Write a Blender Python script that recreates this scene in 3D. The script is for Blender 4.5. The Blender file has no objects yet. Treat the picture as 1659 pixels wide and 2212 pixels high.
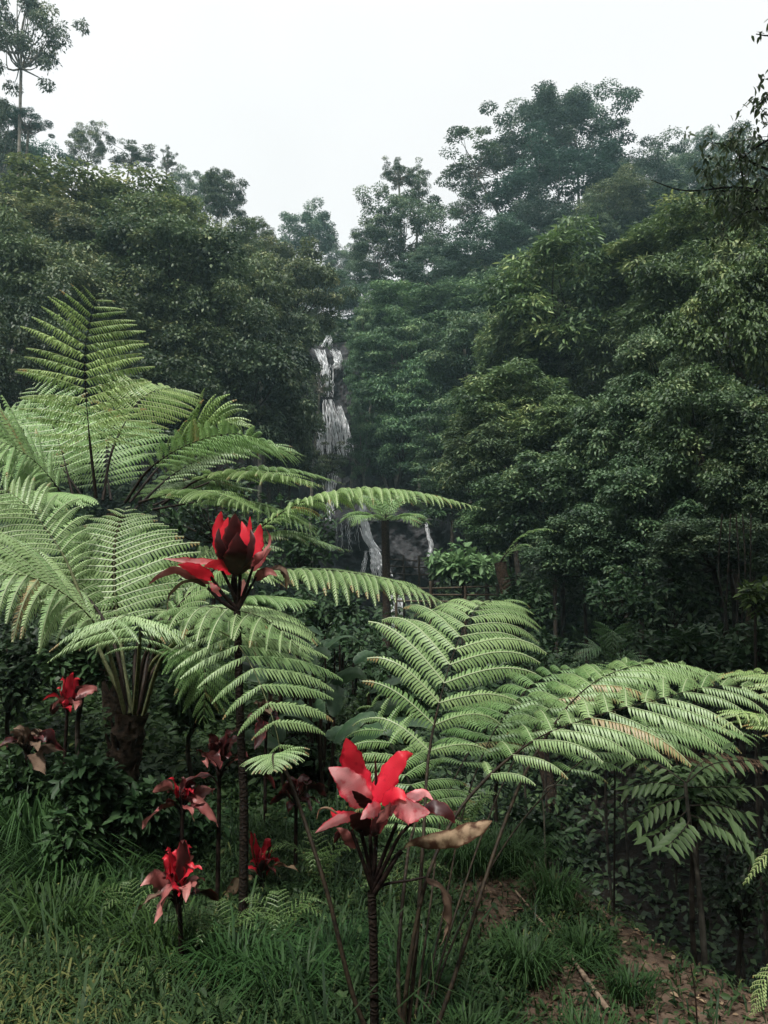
import bpy, math, random
import numpy as np
from math import radians as R

scene = bpy.context.scene
# ------------------------------------------------------------------ camera
PITCH = R(4.0); FPX = 1597.0; CX, CY = 829.5, 1106.0; CAMZ = 1.6
cam_d = bpy.data.cameras.new('camera'); cam = bpy.data.objects.new('camera', cam_d)
scene.collection.objects.link(cam); scene.camera = cam
cam.location = (0, 0, CAMZ); cam.rotation_euler = (R(90) + PITCH, 0, 0)
cam_d.sensor_fit = 'VERTICAL'; cam_d.sensor_height = 24.0
cam_d.lens = 24.0 * FPX / 2212.0
cam_d.clip_start = 0.05; cam_d.clip_end = 3000

# ------------------------------------------------------------------ sky, sun, exposure
SUN_EL, SUN_AZ = 61.0, 214.0       # azimuth clockwise from +Y (high, from behind the viewer's left shoulder)
w = bpy.data.worlds.new("World"); scene.world = w; w.use_nodes = True
nt = w.node_tree; nt.nodes.clear()
N = nt.nodes.new; Lk = nt.links.new
out = N('ShaderNodeOutputWorld'); bg = N('ShaderNodeBackground'); bg.inputs['Strength'].default_value = 0.1
sky = N('ShaderNodeTexSky'); sky.sky_type = 'NISHITA'; sky.sun_disc = False
sky.sun_elevation = R(SUN_EL); sky.sun_rotation = R(SUN_AZ); sky.air_density = 2.0; sky.dust_density = 6.0
hs = N('ShaderNodeHueSaturation'); hs.inputs['Saturation'].default_value = 0.2
tc = N('ShaderNodeTexCoord'); sx = N('ShaderNodeSeparateXYZ')
ramp = N('ShaderNodeMapRange'); ramp.interpolation_type = 'SMOOTHSTEP'
ramp.inputs['From Min'].default_value = 0.60; ramp.inputs['From Max'].default_value = 1.0
ramp.inputs['To Min'].default_value = 5.75; ramp.inputs['To Max'].default_value = 16.0
# very soft grey cloud patch towards the upper right
nz = N('ShaderNodeTexNoise'); nz.inputs['Scale'].default_value = 1.6; nz.inputs['Detail'].default_value = 3
cl = N('ShaderNodeMapRange'); cl.inputs['From Min'].default_value = 0.45; cl.inputs['From Max'].default_value = 0.75
cl.inputs['To Min'].default_value = 1.0; cl.inputs['To Max'].default_value = 0.90
mul = N('ShaderNodeMath'); mul.operation = 'MULTIPLY'
comb = N('ShaderNodeCombineColor')
mix = N('ShaderNodeMix'); mix.data_type = 'RGBA'; mix.inputs[0].default_value = 0.88
Lk(tc.outputs['Generated'], sx.inputs[0]); Lk(sx.outputs['Z'], ramp.inputs['Value'])
Lk(tc.outputs['Generated'], nz.inputs['Vector']); Lk(nz.outputs['Fac'], cl.inputs['Value'])
Lk(ramp.outputs[0], mul.inputs[0]); Lk(cl.outputs[0], mul.inputs[1])
for c in ('Red', 'Green', 'Blue'): Lk(mul.outputs[0], comb.inputs[c])
Lk(sky.outputs[0], hs.inputs['Color']); Lk(hs.outputs[0], mix.inputs[6]); Lk(comb.outputs[0], mix.inputs[7])
Lk(mix.outputs[2], bg.inputs['Color']); Lk(bg.outputs[0], out.inputs['Surface'])

sd = bpy.data.lights.new('sun', 'SUN'); sd.energy = 2.6; sd.angle = R(6); sd.color = (1.0, 0.97, 0.92)
so = bpy.data.objects.new('sun', sd); scene.collection.objects.link(so)
so.rotation_euler = (R(90 - SUN_EL), 0, R(-SUN_AZ) + math.pi)
scene.view_settings.view_transform = 'Standard'; scene.view_settings.look = 'None'
scene.view_settings.exposure = 0.95; scene.view_settings.gamma = 1.0
cy = scene.cycles
cy.max_bounces = 5; cy.diffuse_bounces = 3; cy.glossy_bounces = 1; cy.transmission_bounces = 3
cy.volume_bounces = 1; cy.transparent_max_bounces = 4; cy.caustics_reflective = False; cy.caustics_refractive = False

# ------------------------------------------------------------------ helpers
rng = np.random.default_rng(7); random.seed(7)
CP, SP = math.cos(PITCH), math.sin(PITCH)
def W(px, py, Y):
    a = (px - CX) / FPX; b = -(py - CY) / FPX
    t = Y / (CP - b * SP)
    return np.array([a * t, Y, CAMZ + t * (SP + b * CP)])
def S(n, Y): return n / FPX * Y
def nrm(v): return v / np.maximum(np.linalg.norm(v, axis=-1, keepdims=True), 1e-9)

class MB:
    def __init__(s): s.v = []; s.q = []; s.c = []; s.n = 0
    def add(s, v, q, c=None):
        v = np.asarray(v, float).reshape(-1, 3); q = np.asarray(q, int).reshape(-1, 4)
        s.v.append(v); s.q.append(q + s.n)
        if c is None: c = np.tile([rng.random(), 0.5, 0.5, 1], (len(v), 1))
        s.c.append(np.asarray(c, float).reshape(-1, 4)); s.n += len(v)
    def mesh(s, name, smooth=True):
        v = np.concatenate(s.v).astype(np.float32); q = np.concatenate(s.q).astype(np.int32)
        c = np.concatenate(s.c).astype(np.float32)
        m = bpy.data.meshes.new(name)
        m.vertices.add(len(v)); m.vertices.foreach_set('co', v.ravel())
        m.loops.add(q.size); m.loops.foreach_set('vertex_index', q.ravel())
        m.polygons.add(len(q)); m.polygons.foreach_set('loop_start', np.arange(len(q), dtype=np.int32) * 4)
        m.polygons.foreach_set('loop_total', np.full(len(q), 4, np.int32))
        if smooth: m.polygons.foreach_set('use_smooth', np.ones(len(q), bool))
        a = m.color_attributes.new('vc', 'FLOAT_COLOR', 'POINT'); a.data.foreach_set('color', c.ravel())
        m.update(calc_edges=True); m.validate(); return m
    def build(s, name, mat, parent=None, smooth=True):
        return obj(name, s.mesh(name, smooth), mat, parent)

def obj(name, mesh, mat, parent=None, loc=None):
    if mat and not mesh.materials: mesh.materials.append(mat)
    o = bpy.data.objects.new(name, mesh); scene.collection.objects.link(o)
    if parent is not None:
        o.parent = parent; bl = parent.location
        o.location = (-bl[0], -bl[1], -bl[2]) if loc is None else loc
    elif loc is not None: o.location = loc
    return o
USED = set()
def tag(o, label=None, cat=None, group=None, kind=None):
    if label: o['label'] = label
    if cat: o['category'] = cat
    if group: o['group'] = group
    if kind: o['kind'] = kind
    return o
def empty(name, loc, label, cat, group=None):
    o = bpy.data.objects.new(name, None); scene.collection.objects.link(o)
    o.location = loc; o.empty_display_size = 0.2
    return tag(o, label, cat, group)

def crom(P, n):
    P = np.asarray(P, float)
    if len(P) == 2: P = np.array([P[0], (P[0] + P[1]) / 2, P[1]])
    ext = np.vstack([2 * P[0] - P[1], P, 2 * P[-1] - P[-2]])
    L = np.concatenate([[0], np.cumsum(np.linalg.norm(np.diff(P[:, :3], axis=0), axis=1))]); L /= L[-1]
    out_ = []
    for s in np.linspace(0, 1, n):
        i = min(max(np.searchsorted(L, s, 'right') - 1, 0), len(P) - 2)
        t = (s - L[i]) / (L[i + 1] - L[i] + 1e-9)
        p0, p1, p2, p3 = ext[i:i + 4]
        out_.append(.5 * ((2 * p1) + (-p0 + p2) * t + (2 * p0 - 5 * p1 + 4 * p2 - p3) * t * t + (-p0 + 3 * p1 - 3 * p2 + p3) * t ** 3))
    return np.array(out_)
def frames(P):
    T = nrm(np.gradient(P, axis=0)); return T
def tube(mb, P, r, ns=6, c=None):
    P = np.asarray(P, float); n = len(P); r = np.broadcast_to(r, n)
    T = frames(P); up = np.array([0.31, -0.9, 0.2]) if abs(T[0][2]) > .7 else np.array([0, 0, 1.])
    A = nrm(np.cross(T, up)); B = np.cross(T, A)
    an = np.linspace(0, 2 * math.pi, ns, endpoint=False)
    V = P[:, None] + r[:, None, None] * (A[:, None] * np.cos(an)[None, :, None] + B[:, None] * np.sin(an)[None, :, None])
    V = V.reshape(-1, 3)
    i, j = np.meshgrid(np.arange(n - 1), np.arange(ns), indexing='ij'); j2 = (j + 1) % ns
    q = np.stack([i * ns + j, i * ns + j2, (i + 1) * ns + j2, (i + 1) * ns + j], -1).reshape(-1, 4)
    cc = None
    rr = rng.random()
    g = np.repeat(np.linspace(0, 1, n), ns)
    cc = np.stack([np.full(len(V), rr if c is None else c), g, np.full(len(V), .5), np.ones(len(V))], 1)
    mb.add(V, q, cc)

def leaves(mb, C, D, Nn, L, Wd, rnd, fold=0.0, kind=4, droop=0.0):
    """many leaves at once: C base points, D direction, Nn normal, L length, Wd width (arrays)"""
    n = len(C); D = nrm(D); Sd = nrm(np.cross(D, Nn)); Nn = nrm(np.cross(Sd, D))
    L = np.broadcast_to(L, n)[:, None]; Wd = np.broadcast_to(Wd, n)[:, None]
    dz = np.zeros((n, 3)); dz[:, 2] = -1
    if kind == 4:
        V = np.stack([C, C + D * L * .45 + Sd * Wd * .5 + Nn * fold * Wd, C + D * L + dz * droop * L, C + D * L * .45 - Sd * Wd * .5 + Nn * fold * Wd], 1)
        q = np.arange(n)[:, None] * 4 + np.array([0, 1, 2, 3]); k = 4
        g = np.array([0, .45, 1, .45]); b = np.array([0, 1, 0, 1])
    else:
        f = Nn * fold * Wd
        V = np.stack([C, C + D * L * .28 + Sd * Wd * .45 + f + dz * droop * L * .08, C + D * L * .68 + Sd * Wd * .36 + f * .8 + dz * droop * L * .45,
                      C + D * L + dz * droop * L,
                      C + D * L * .68 - Sd * Wd * .36 + f * .8 + dz * droop * L * .45, C + D * L * .28 - Sd * Wd * .45 + f + dz * droop * L * .08], 1)
        q = (np.arange(n)[:, None, None] * 6 + np.array([[0, 1, 2, 3], [0, 3, 4, 5]])).reshape(-1, 4); k = 6
        g = np.array([0, .28, .68, 1, .68, .28]); b = np.array([0, 1, 1, 0, 1, 1])
    c = np.stack([np.repeat(rnd, k), np.tile(g, n), np.tile(b, n), np.ones(n * k)], 1)
    mb.add(V.reshape(-1, 3), q, c)
def sph(n):
    return nrm(rng.normal(size=(n, 3)))

# ------------------------------------------------------------------ materials
def mat_new(name):
    m = bpy.data.materials.new(name); m.use_nodes = True
    t = m.node_tree; t.nodes.clear(); return m, t
def foliage(name, c1, c2, c3=None, rough=.5, spec=.35, trans=.3, objcol=True, rib=None):
    m, t = mat_new(name); n = t.nodes.new; l = t.links.new
    o = n('ShaderNodeOutputMaterial'); p = n('ShaderNodeBsdfPrincipled'); tr = n('ShaderNodeBsdfTranslucent'); mx = n('ShaderNodeMixShader')
    a = n('ShaderNodeAttribute'); a.attribute_name = 'vc'; s = n('ShaderNodeSeparateColor'); l(a.outputs['Color'], s.inputs[0])
    r = n('ShaderNodeValToRGB'); e = r.color_ramp.elements
    e[0].position = 0.0; e[0].color = (*c1, 1); e[1].position = 0.85; e[1].color = (*c2, 1)
    if c3: x = e.new(0.97); x.color = (*c3, 1)
    l(s.outputs[0], r.inputs[0]); col = r.outputs[0]
    if rib:
        mr = n('ShaderNodeMapRange'); mr.inputs['From Min'].default_value = .0; mr.inputs['From Max'].default_value = .25
        mr.inputs['To Min'].default_value = 1; mr.inputs['To Max'].default_value = 0; l(s.outputs[2], mr.inputs[0])
        m2 = n('ShaderNodeMix'); m2.data_type = 'RGBA'; l(mr.outputs[0], m2.inputs[0]); l(col, m2.inputs[6]); m2.inputs[7].default_value = (*rib, 1); col = m2.outputs[2]
    if objcol:
        oi = n('ShaderNodeObjectInfo'); m3 = n('ShaderNodeMix'); m3.data_type = 'RGBA'; m3.blend_type = 'MULTIPLY'; m3.inputs[0].default_value = 1
        l(col, m3.inputs[6]); l(oi.outputs['Color'], m3.inputs[7]); col = m3.outputs[2]
    l(col, p.inputs['Base Color']); p.inputs['Roughness'].default_value = rough; p.inputs['Specular IOR Level'].default_value = spec
    l(col, tr.inputs['Color']); mx.inputs[0].default_value = trans
    l(p.outputs[0], mx.inputs[1]); l(tr.outputs[0], mx.inputs[2]); l(mx.outputs[0], o.inputs[0]); return m
def noisy(name, c1, c2, scale, rough=.85, bump=.3, detail=6, c3=None, spec=.07):
    m, t = mat_new(name); n = t.nodes.new; l = t.links.new
    o = n('ShaderNodeOutputMaterial'); p = n('ShaderNodeBsdfPrincipled'); g = n('ShaderNodeNewGeometry')
    z = n('ShaderNodeTexNoise'); z.inputs['Scale'].default_value = scale; z.inputs['Detail'].default_value = detail
    l(g.outputs['Position'], z.inputs['Vector'])
    r = n('ShaderNodeValToRGB'); e = r.color_ramp.elements; e[0].position = .35; e[0].color = (*c1, 1); e[1].position = .65; e[1].color = (*c2, 1)
    if c3: x = e.new(.8); x.color = (*c3, 1)
    l(z.outputs['Fac'], r.inputs[0]); l(r.outputs[0], p.inputs['Base Color']); p.inputs['Roughness'].default_value = rough
    p.inputs['Specular IOR Level'].default_value = spec
    b = n('ShaderNodeBump'); b.inputs['Strength'].default_value = bump; b.inputs['Distance'].default_value = .5 / scale
    l(z.outputs['Fac'], b.inputs['Height']); l(b.outputs[0], p.inputs['Normal']); l(p.outputs[0], o.inputs[0]); return m

M = {}
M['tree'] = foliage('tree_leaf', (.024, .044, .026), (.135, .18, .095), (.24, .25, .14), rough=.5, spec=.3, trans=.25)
M['fern'] = foliage('fern_leaf', (.135, .235, .085), (.32, .44, .20), (.30, .22, .10), rough=.45, spec=.5, trans=.25, rib=(.32, .38, .22))
M['grass'] = foliage('grass_blade', (.011, .026, .012), (.050, .084, .034), (.13, .13, .05), rough=.5, spec=.15, trans=.3)
M['broad'] = foliage('broad_leaf', (.03, .065, .03), (.09, .14, .07), None, rough=.45, spec=.15, trans=.2)
M['bark'] = noisy('bark', (.014, .012, .010), (.055, .046, .036), 9, bump=.6)
M['pale_bark'] = noisy('pale_bark', (.10, .095, .08), (.24, .22, .18), 5, bump=.5)
def ring_mat():
    m, t = mat_new('ringed_cane'); n = t.nodes.new; l = t.links.new
    o = n('ShaderNodeOutputMaterial'); p = n('ShaderNodeBsdfPrincipled'); g = n('ShaderNodeNewGeometry'); sp_ = n('ShaderNodeSeparateXYZ'); l(g.outputs['Position'], sp_.inputs[0])
    z = n('ShaderNodeTexNoise'); z.inputs['Scale'].default_value = 30; l(g.outputs['Position'], z.inputs['Vector'])
    a = n('ShaderNodeMath'); a.operation = 'MULTIPLY_ADD'; a.inputs[1].default_value = 330; l(sp_.outputs[2], a.inputs[0])
    b = n('ShaderNodeMath'); b.operation = 'MULTIPLY'; b.inputs[1].default_value = 22; l(z.outputs['Fac'], b.inputs[0]); l(b.outputs[0], a.inputs[2])
    c = n('ShaderNodeMath'); c.operation = 'SINE'; l(a.outputs[0], c.inputs[0])
    r_ = n('ShaderNodeValToRGB'); e = r_.color_ramp.elements; e[0].position = .6; e[0].color = (.012, .009, .007, 1); e[1].position = 1.0; e[1].color = (.030, .022, .016, 1)
    l(c.outputs[0], r_.inputs[0]); l(r_.outputs[0], p.inputs['Base Color']); p.inputs['Roughness'].default_value = .7; p.inputs['Specular IOR Level'].default_value = .1
    bm = n('ShaderNodeBump'); bm.inputs['Distance'].default_value = .001; l(c.outputs[0], bm.inputs['Height']); l(bm.outputs[0], p.inputs['Normal']); l(p.outputs[0], o.inputs[0]); return m
M['ring'] = ring_mat()
M['grey_bark'] = noisy('grey_bark', (.035, .033, .028), (.09, .085, .07), 14, bump=.5)
M['fern_trunk'] = noisy('fern_trunk', (.012, .009, .007), (.06, .042, .03), 28, bump=1.0)
M['stipe'] = noisy('fern_stipe', (.008, .006, .005), (.028, .019, .013), 60, rough=.6, bump=.3, spec=.12)
M['rachis'] = noisy('fern_rachis', (.05, .06, .025), (.12, .13, .06), 60, rough=.6, bump=.2, spec=.12)
M['rachis_brown'] = noisy('fern_rachis_brown', (.010, .008, .006), (.034, .025, .015), 60, rough=.6, bump=.2, spec=.12)
M['cane'] = noisy('cordyline_cane', (.006, .004, .004), (.026, .017, .014), 45, rough=.6, bump=.4)
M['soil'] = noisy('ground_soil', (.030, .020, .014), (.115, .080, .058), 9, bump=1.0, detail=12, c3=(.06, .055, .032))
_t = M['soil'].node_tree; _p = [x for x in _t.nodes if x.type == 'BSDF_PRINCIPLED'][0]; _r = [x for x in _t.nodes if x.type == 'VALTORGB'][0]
_a = _t.nodes.new('ShaderNodeAttribute'); _a.attribute_name = 'vc'; _m = _t.nodes.new('ShaderNodeMix'); _m.data_type = 'RGBA'   # ravine shade put into its dark earth as near-black; brown earth on the bank
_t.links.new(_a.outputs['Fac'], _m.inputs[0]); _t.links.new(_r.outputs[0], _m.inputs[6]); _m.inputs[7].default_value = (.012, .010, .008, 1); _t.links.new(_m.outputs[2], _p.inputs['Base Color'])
M['rock'] = noisy('wet_rock', (.009, .010, .012), (.032, .031, .033), 1.1, rough=.55, bump=.9, detail=10, c3=(.02, .032, .018), spec=.2)
M['litter'] = foliage('leaf_litter', (.035, .022, .014), (.13, .085, .055), (.26, .19, .12), rough=.8, spec=.1, trans=.1)
M['twig'] = noisy('dry_twig', (.10, .07, .05), (.24, .18, .13), 20, bump=.4)
M['bamboo'] = noisy('bamboo', (.035, .026, .018), (.085, .065, .045), 6, rough=.5, bump=.2)

def water_mat():
    m, t = mat_new('falling_water'); n = t.nodes.new; l = t.links.new
    o = n('ShaderNodeOutputMaterial'); p = n('ShaderNodeBsdfPrincipled')
    g = n('ShaderNodeNewGeometry'); mp = n('ShaderNodeMapping'); mp.inputs['Scale'].default_value = (6, 6, .7)
    z = n('ShaderNodeTexNoise'); z.inputs['Scale'].default_value = 1.0; z.inputs['Detail'].default_value = 5
    l(g.outputs['Position'], mp.inputs[0]); l(mp.outputs[0], z.inputs['Vector'])
    r = n('ShaderNodeValToRGB'); e = r.color_ramp.elements; e[0].position = .35; e[0].color = (.86, .88, .90, 1); e[1].position = .6; e[1].color = (.97, .98, .99, 1)
    l(z.outputs['Fac'], r.inputs[0]); l(r.outputs[0], p.inputs['Base Color']); p.inputs['Roughness'].default_value = .3
    tr = n('ShaderNodeBsdfTranslucent'); tr.inputs['Color'].default_value = (.97, .98, 1, 1); mx = n('ShaderNodeMixShader'); mx.inputs[0].default_value = .08
    l(p.outputs[0], mx.inputs[1]); l(tr.outputs[0], mx.inputs[2]); l(mx.outputs[0], o.inputs[0]); return m
M['water'] = water_mat()

def blade_mat(name, ca, cb, cc, trans=.3, rough=.4, spec=.3, vein=26.0, blot=.58):
    """cordyline leaf: colour runs from base ca to tip cb, edges and blotches cc, fine slanting veins"""
    m, t = mat_new(name); n = t.nodes.new; l = t.links.new
    o = n('ShaderNodeOutputMaterial'); p = n('ShaderNodeBsdfPrincipled'); tr = n('ShaderNodeBsdfTranslucent'); mx = n('ShaderNodeMixShader')
    a = n('ShaderNodeAttribute'); a.attribute_name = 'vc'; s = n('ShaderNodeSeparateColor'); l(a.outputs['Color'], s.inputs[0])
    g = n('ShaderNodeNewGeometry')
    z = n('ShaderNodeTexNoise'); z.inputs['Scale'].default_value = 26; z.inputs['Detail'].default_value = 7; l(g.outputs['Position'], z.inputs['Vector'])
    ad = n('ShaderNodeMath'); ad.operation = 'MULTIPLY_ADD'; ad.inputs[1].default_value = 1.5; ad.use_clamp = True; l(z.outputs['Fac'], ad.inputs[0]); 
    sub = n('ShaderNodeMath'); sub.operation = 'SUBTRACT'; sub.inputs[1].default_value = .75; l(s.outputs[1], sub.inputs[0]); l(sub.outputs[0], ad.inputs[2])
    m1 = n('ShaderNodeMix'); m1.data_type = 'RGBA'; l(ad.outputs[0], m1.inputs[0]); m1.inputs[6].default_value = (*ca, 1); m1.inputs[7].default_value = (*cb, 1)
    # edges / blotches
    z2 = n('ShaderNodeTexNoise'); z2.inputs['Scale'].default_value = 32; z2.inputs['Detail'].default_value = 6; l(g.outputs['Position'], z2.inputs['Vector'])
    e1 = n('ShaderNodeMath'); e1.operation = 'ADD'; l(z2.outputs['Fac'], e1.inputs[0]); 
    pw = n('ShaderNodeMath'); pw.operation = 'POWER'; pw.inputs[1].default_value = 5; l(s.outputs[2], pw.inputs[0])
    h = n('ShaderNodeMath'); h.operation = 'MULTIPLY'; h.inputs[1].default_value = .35; l(pw.outputs[0], h.inputs[0]); l(h.outputs[0], e1.inputs[1])
    mr = n('ShaderNodeMapRange'); mr.inputs['From Min'].default_value = blot; mr.inputs['From Max'].default_value = blot + .2; l(e1.outputs[0], mr.inputs[0])
    m2 = n('ShaderNodeMix'); m2.data_type = 'RGBA'; l(mr.outputs[0], m2.inputs[0]); l(m1.outputs[2], m2.inputs[6]); m2.inputs[7].default_value = (*cc, 1)
    # veins
    v1 = n('ShaderNodeMath'); v1.operation = 'MULTIPLY_ADD'; v1.inputs[1].default_value = -.35; l(s.outputs[2], v1.inputs[0]); l(s.outputs[1], v1.inputs[2])
    v2 = n('ShaderNodeMath'); v2.operation = 'MULTIPLY'; v2.inputs[1].default_value = vein * 6.28; l(v1.outputs[0], v2.inputs[0])
    v3 = n('ShaderNodeMath'); v3.operation = 'SINE'; l(v2.outputs[0], v3.inputs[0])
    v4 = n('ShaderNodeMapRange'); v4.inputs['From Min'].default_value = -1; v4.inputs['To Min'].default_value = .90; v4.inputs['To Max'].default_value = 1.04; l(v3.outputs[0], v4.inputs[0])
    m3 = n('ShaderNodeMix'); m3.data_type = 'RGBA'; m3.blend_type = 'MULTIPLY'; m3.inputs[0].default_value = 1
    cx = n('ShaderNodeCombineColor'); [l(v4.outputs[0], cx.inputs[k]) for k in range(3)]
    l(m2.outputs[2], m3.inputs[6]); l(cx.outputs[0], m3.inputs[7]); col = m3.outputs[2]
    b = n('ShaderNodeBump'); b.inputs['Strength'].default_value = .08; b.inputs['Distance'].default_value = .001; l(v3.outputs[0], b.inputs['Height']); l(b.outputs[0], p.inputs['Normal'])
    l(col, p.inputs['Base Color']); p.inputs['Roughness'].default_value = rough; p.inputs['Specular IOR Level'].default_value = spec
    l(col, tr.inputs['Color']); mx.inputs[0].default_value = trans
    l(p.outputs[0], mx.inputs[1]); l(tr.outputs[0], mx.inputs[2]); l(mx.outputs[0], o.inputs[0]); return m
M['red'] = blade_mat('red_leaf', (.78, .02, .05), (.80, .04, .06), (.50, .012, .03), trans=.4)
M['crimson'] = blade_mat('crimson_leaf', (.40, .012, .03), (.58, .025, .04), (.16, .01, .015), trans=.3)
M['pink'] = blade_mat('pink_leaf', (.92, .20, .22), (.98, .50, .50), (.80, .07, .11), trans=.35)
M['maroon'] = blade_mat('maroon_leaf', (.016, .005, .006), (.055, .012, .012), (.12, .02, .02), trans=.08)
M['dusty'] = blade_mat('dusty_pink_leaf', (.22, .05, .05), (.40, .16, .14), (.10, .04, .035), trans=.2)
M['dry'] = blade_mat('dry_leaf', (.05, .05, .025), (.36, .25, .16), (.07, .035, .02), trans=.2, rough=.6, spec=.1, blot=.46)
M['dead'] = blade_mat('dead_leaf', (.085, .055, .038), (.17, .115, .08), (.04, .025, .018), trans=.1, rough=.8, spec=.15)
M['ginger'] = blade_mat('ginger_leaf', (.022, .055, .025), (.05, .10, .045), (.07, .12, .06), trans=.25, rough=.5, vein=22)

# ------------------------------------------------------------------ terrain
def sm(a, b, x):
    t = np.clip((x - a) / (b - a), 0, 1); return t * t * (3 - 2 * t)
BX = np.array([-60, -6, -2, 0.0, 0.55, 0.85, 1.08, 1.45, 1.8, 2.6, 8, 60.])
BY = np.array([9.0, 8.5, 7.6, 6.2, 5.0, 4.35, 3.75, 3.15, 2.9, 2.4, 1.5, 1.0])
def terrain(x, y):
    x = np.asarray(x, float); y = np.asarray(y, float)
    yb = np.interp(x, BX, BY); d = np.maximum(y - yb, 0)
    drop = -3.5 * (1 - np.exp(-(d ** 1.3) * .20))
    z = drop + .03 * np.sin(x * 2.1 + .4) * np.cos(y * 1.7) + .015 * np.sin(x * 5.3) * np.sin(y * 6.1 + 1)
    z = z - .10 * np.clip(x, 0, 2.5) * sm(1.0, 2, y)
    xc = -0.2 - (y - 12) * .085
    far = sm(9, 16, y)
    l = np.maximum(xc - 1.6 - x, 0); r_ = np.maximum(x - (xc + 3.0), 0)
    side = 13 * (1 - np.exp(-l * .95 / 13)) + 13 * (1 - np.exp(-r_ * .85 / 13))
    z = z + side * far
    z = z + 24 * sm(-5, -26, y) + 12 * sm(5.5, 18, np.abs(x)) * sm(16, 6, y) * (y > -40)  # rise behind and beside the viewer, added to block low sky light
    z = z + 18 * sm(45.5, 48.5, y) + .33 * np.maximum(np.minimum(y, 130) - 48, 0)
    z = z + .5 * np.sin(x * .31 + 2) * np.sin(y * .27) * sm(12, 20, y)
    return z
def grid_axis(lo, hi, fine_lo, fine_hi, st, g):
    a = list(np.arange(fine_lo, fine_hi, st)); x = fine_hi; s = st
    while x < hi: a.append(x); s *= g; x += s
    a.append(hi); x = fine_lo; s = st
    while x > lo: x -= s; s *= g; a.insert(0, max(x, lo))
    return np.array(sorted(set(a)))
gx = grid_axis(-420, 420, -3, 4, .07, 1.045); gy = grid_axis(-420, 700, 1.5, 8, .07, 1.04)
X, Y = np.meshgrid(gx, gy, indexing='ij'); Z = terrain(X, Y)
nx, ny = X.shape
i, j = np.meshgrid(np.arange(nx - 1), np.arange(ny - 1), indexing='ij')
q = np.stack([i * ny + j, (i + 1) * ny + j, (i + 1) * ny + j + 1, i * ny + j + 1], -1).reshape(-1, 4)
YB_ = np.interp(X, BX, BY); ravine_shade = np.clip((Y - YB_ - .35 + .25 * np.sin(X * 7) * np.sin(Y * 9)) / .5, 0, 1).ravel()  # mask for the ravine shade put into the soil colour
mb = MB(); mb.add(np.stack([X, Y, Z], -1).reshape(-1, 3), q, np.stack([ravine_shade, ravine_shade, ravine_shade, ravine_shade * 0 + 1], 1))
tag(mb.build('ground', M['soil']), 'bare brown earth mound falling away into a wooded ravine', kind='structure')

# ------------------------------------------------------------------ crowns
def crown_proto(kind, seed):
    global rng
    rng = np.random.default_rng(seed)
    P = dict(dense=(95, 260, .22, .85, .060, .55), layered=(85, 240, .23, .5, .066, .5), open=(46, 210, .17, .6, .055, .5),
             lng=(95, 230, .22, .85, .085, .33), far=(80, 300, .20, .6, .045, .6), near=(115, 240, .2, .9, .056, .62))[kind]
    nc, nl, cr, flat, ll, wr = P
    C = []
    tries = 0
    while len(C) < nc and tries < 9000:
        tries += 1
        d = sph(1)[0]
        if d[2] < -.75: continue
        r = rng.uniform(.45, .92) ** (.6) if kind != 'open' else rng.uniform(.35, .95)
        lob = 1 + .22 * math.sin(2.3 * math.atan2(d[1], d[0]) + seed * 2.1 + 3 * d[2]) * math.cos(3.1 * d[2] + seed)
        p = d * r * lob * (1 + .13 * math.sin(3 * math.atan2(d[1], d[0]) + seed) + .08 * rng.normal())
        if kind in ('layered', 'open') :
            p[2] = round(p[2] * 4.5 + rng.normal() * .15) / 4.5
        if C and np.min(np.linalg.norm(np.array(C) - p, axis=1)) < cr * (.62 if kind != 'open' else .8): continue
        C.append(p)
    C = np.array(C); mb = MB()
    for c in C:
        s = cr * rng.uniform(.7, 1.3); n = int(nl * rng.uniform(.6, 1.3))
        d = sph(n); d[:, 2] = np.abs(d[:, 2]) * np.where(rng.random(n) < .82, 1, -1)
        rad = rng.uniform(.55, 1.0, n)[:, None]
        p = c + d * rad * s * np.array([1, 1, flat]) + rng.normal(size=(n, 3)) * .016
        nn = nrm(d * .6 + np.array([0, 0, 1.0]) + rng.normal(size=(n, 3)) * .45)
        dd = nrm(d * np.array([1, 1, .2]) + rng.normal(size=(n, 3)) * .6 - np.array([0, 0, .45]))
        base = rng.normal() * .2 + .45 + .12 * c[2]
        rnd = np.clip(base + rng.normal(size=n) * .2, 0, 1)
        L = ll * rng.uniform(.65, 1.35, n)
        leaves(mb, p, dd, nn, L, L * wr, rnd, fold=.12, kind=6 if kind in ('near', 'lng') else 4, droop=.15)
    return mb.mesh('crown'), C
PROTO = {}
for k, ss in dict(dense=(1, 2, 3), layered=(4, 5, 6), open=(7, 8), lng=(9, 10), far=(11, 12, 13), near=(14, 15)).items():
    PROTO[k] = [crown_proto(k, s) for s in ss]
rng = np.random.default_rng(99)

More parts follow.
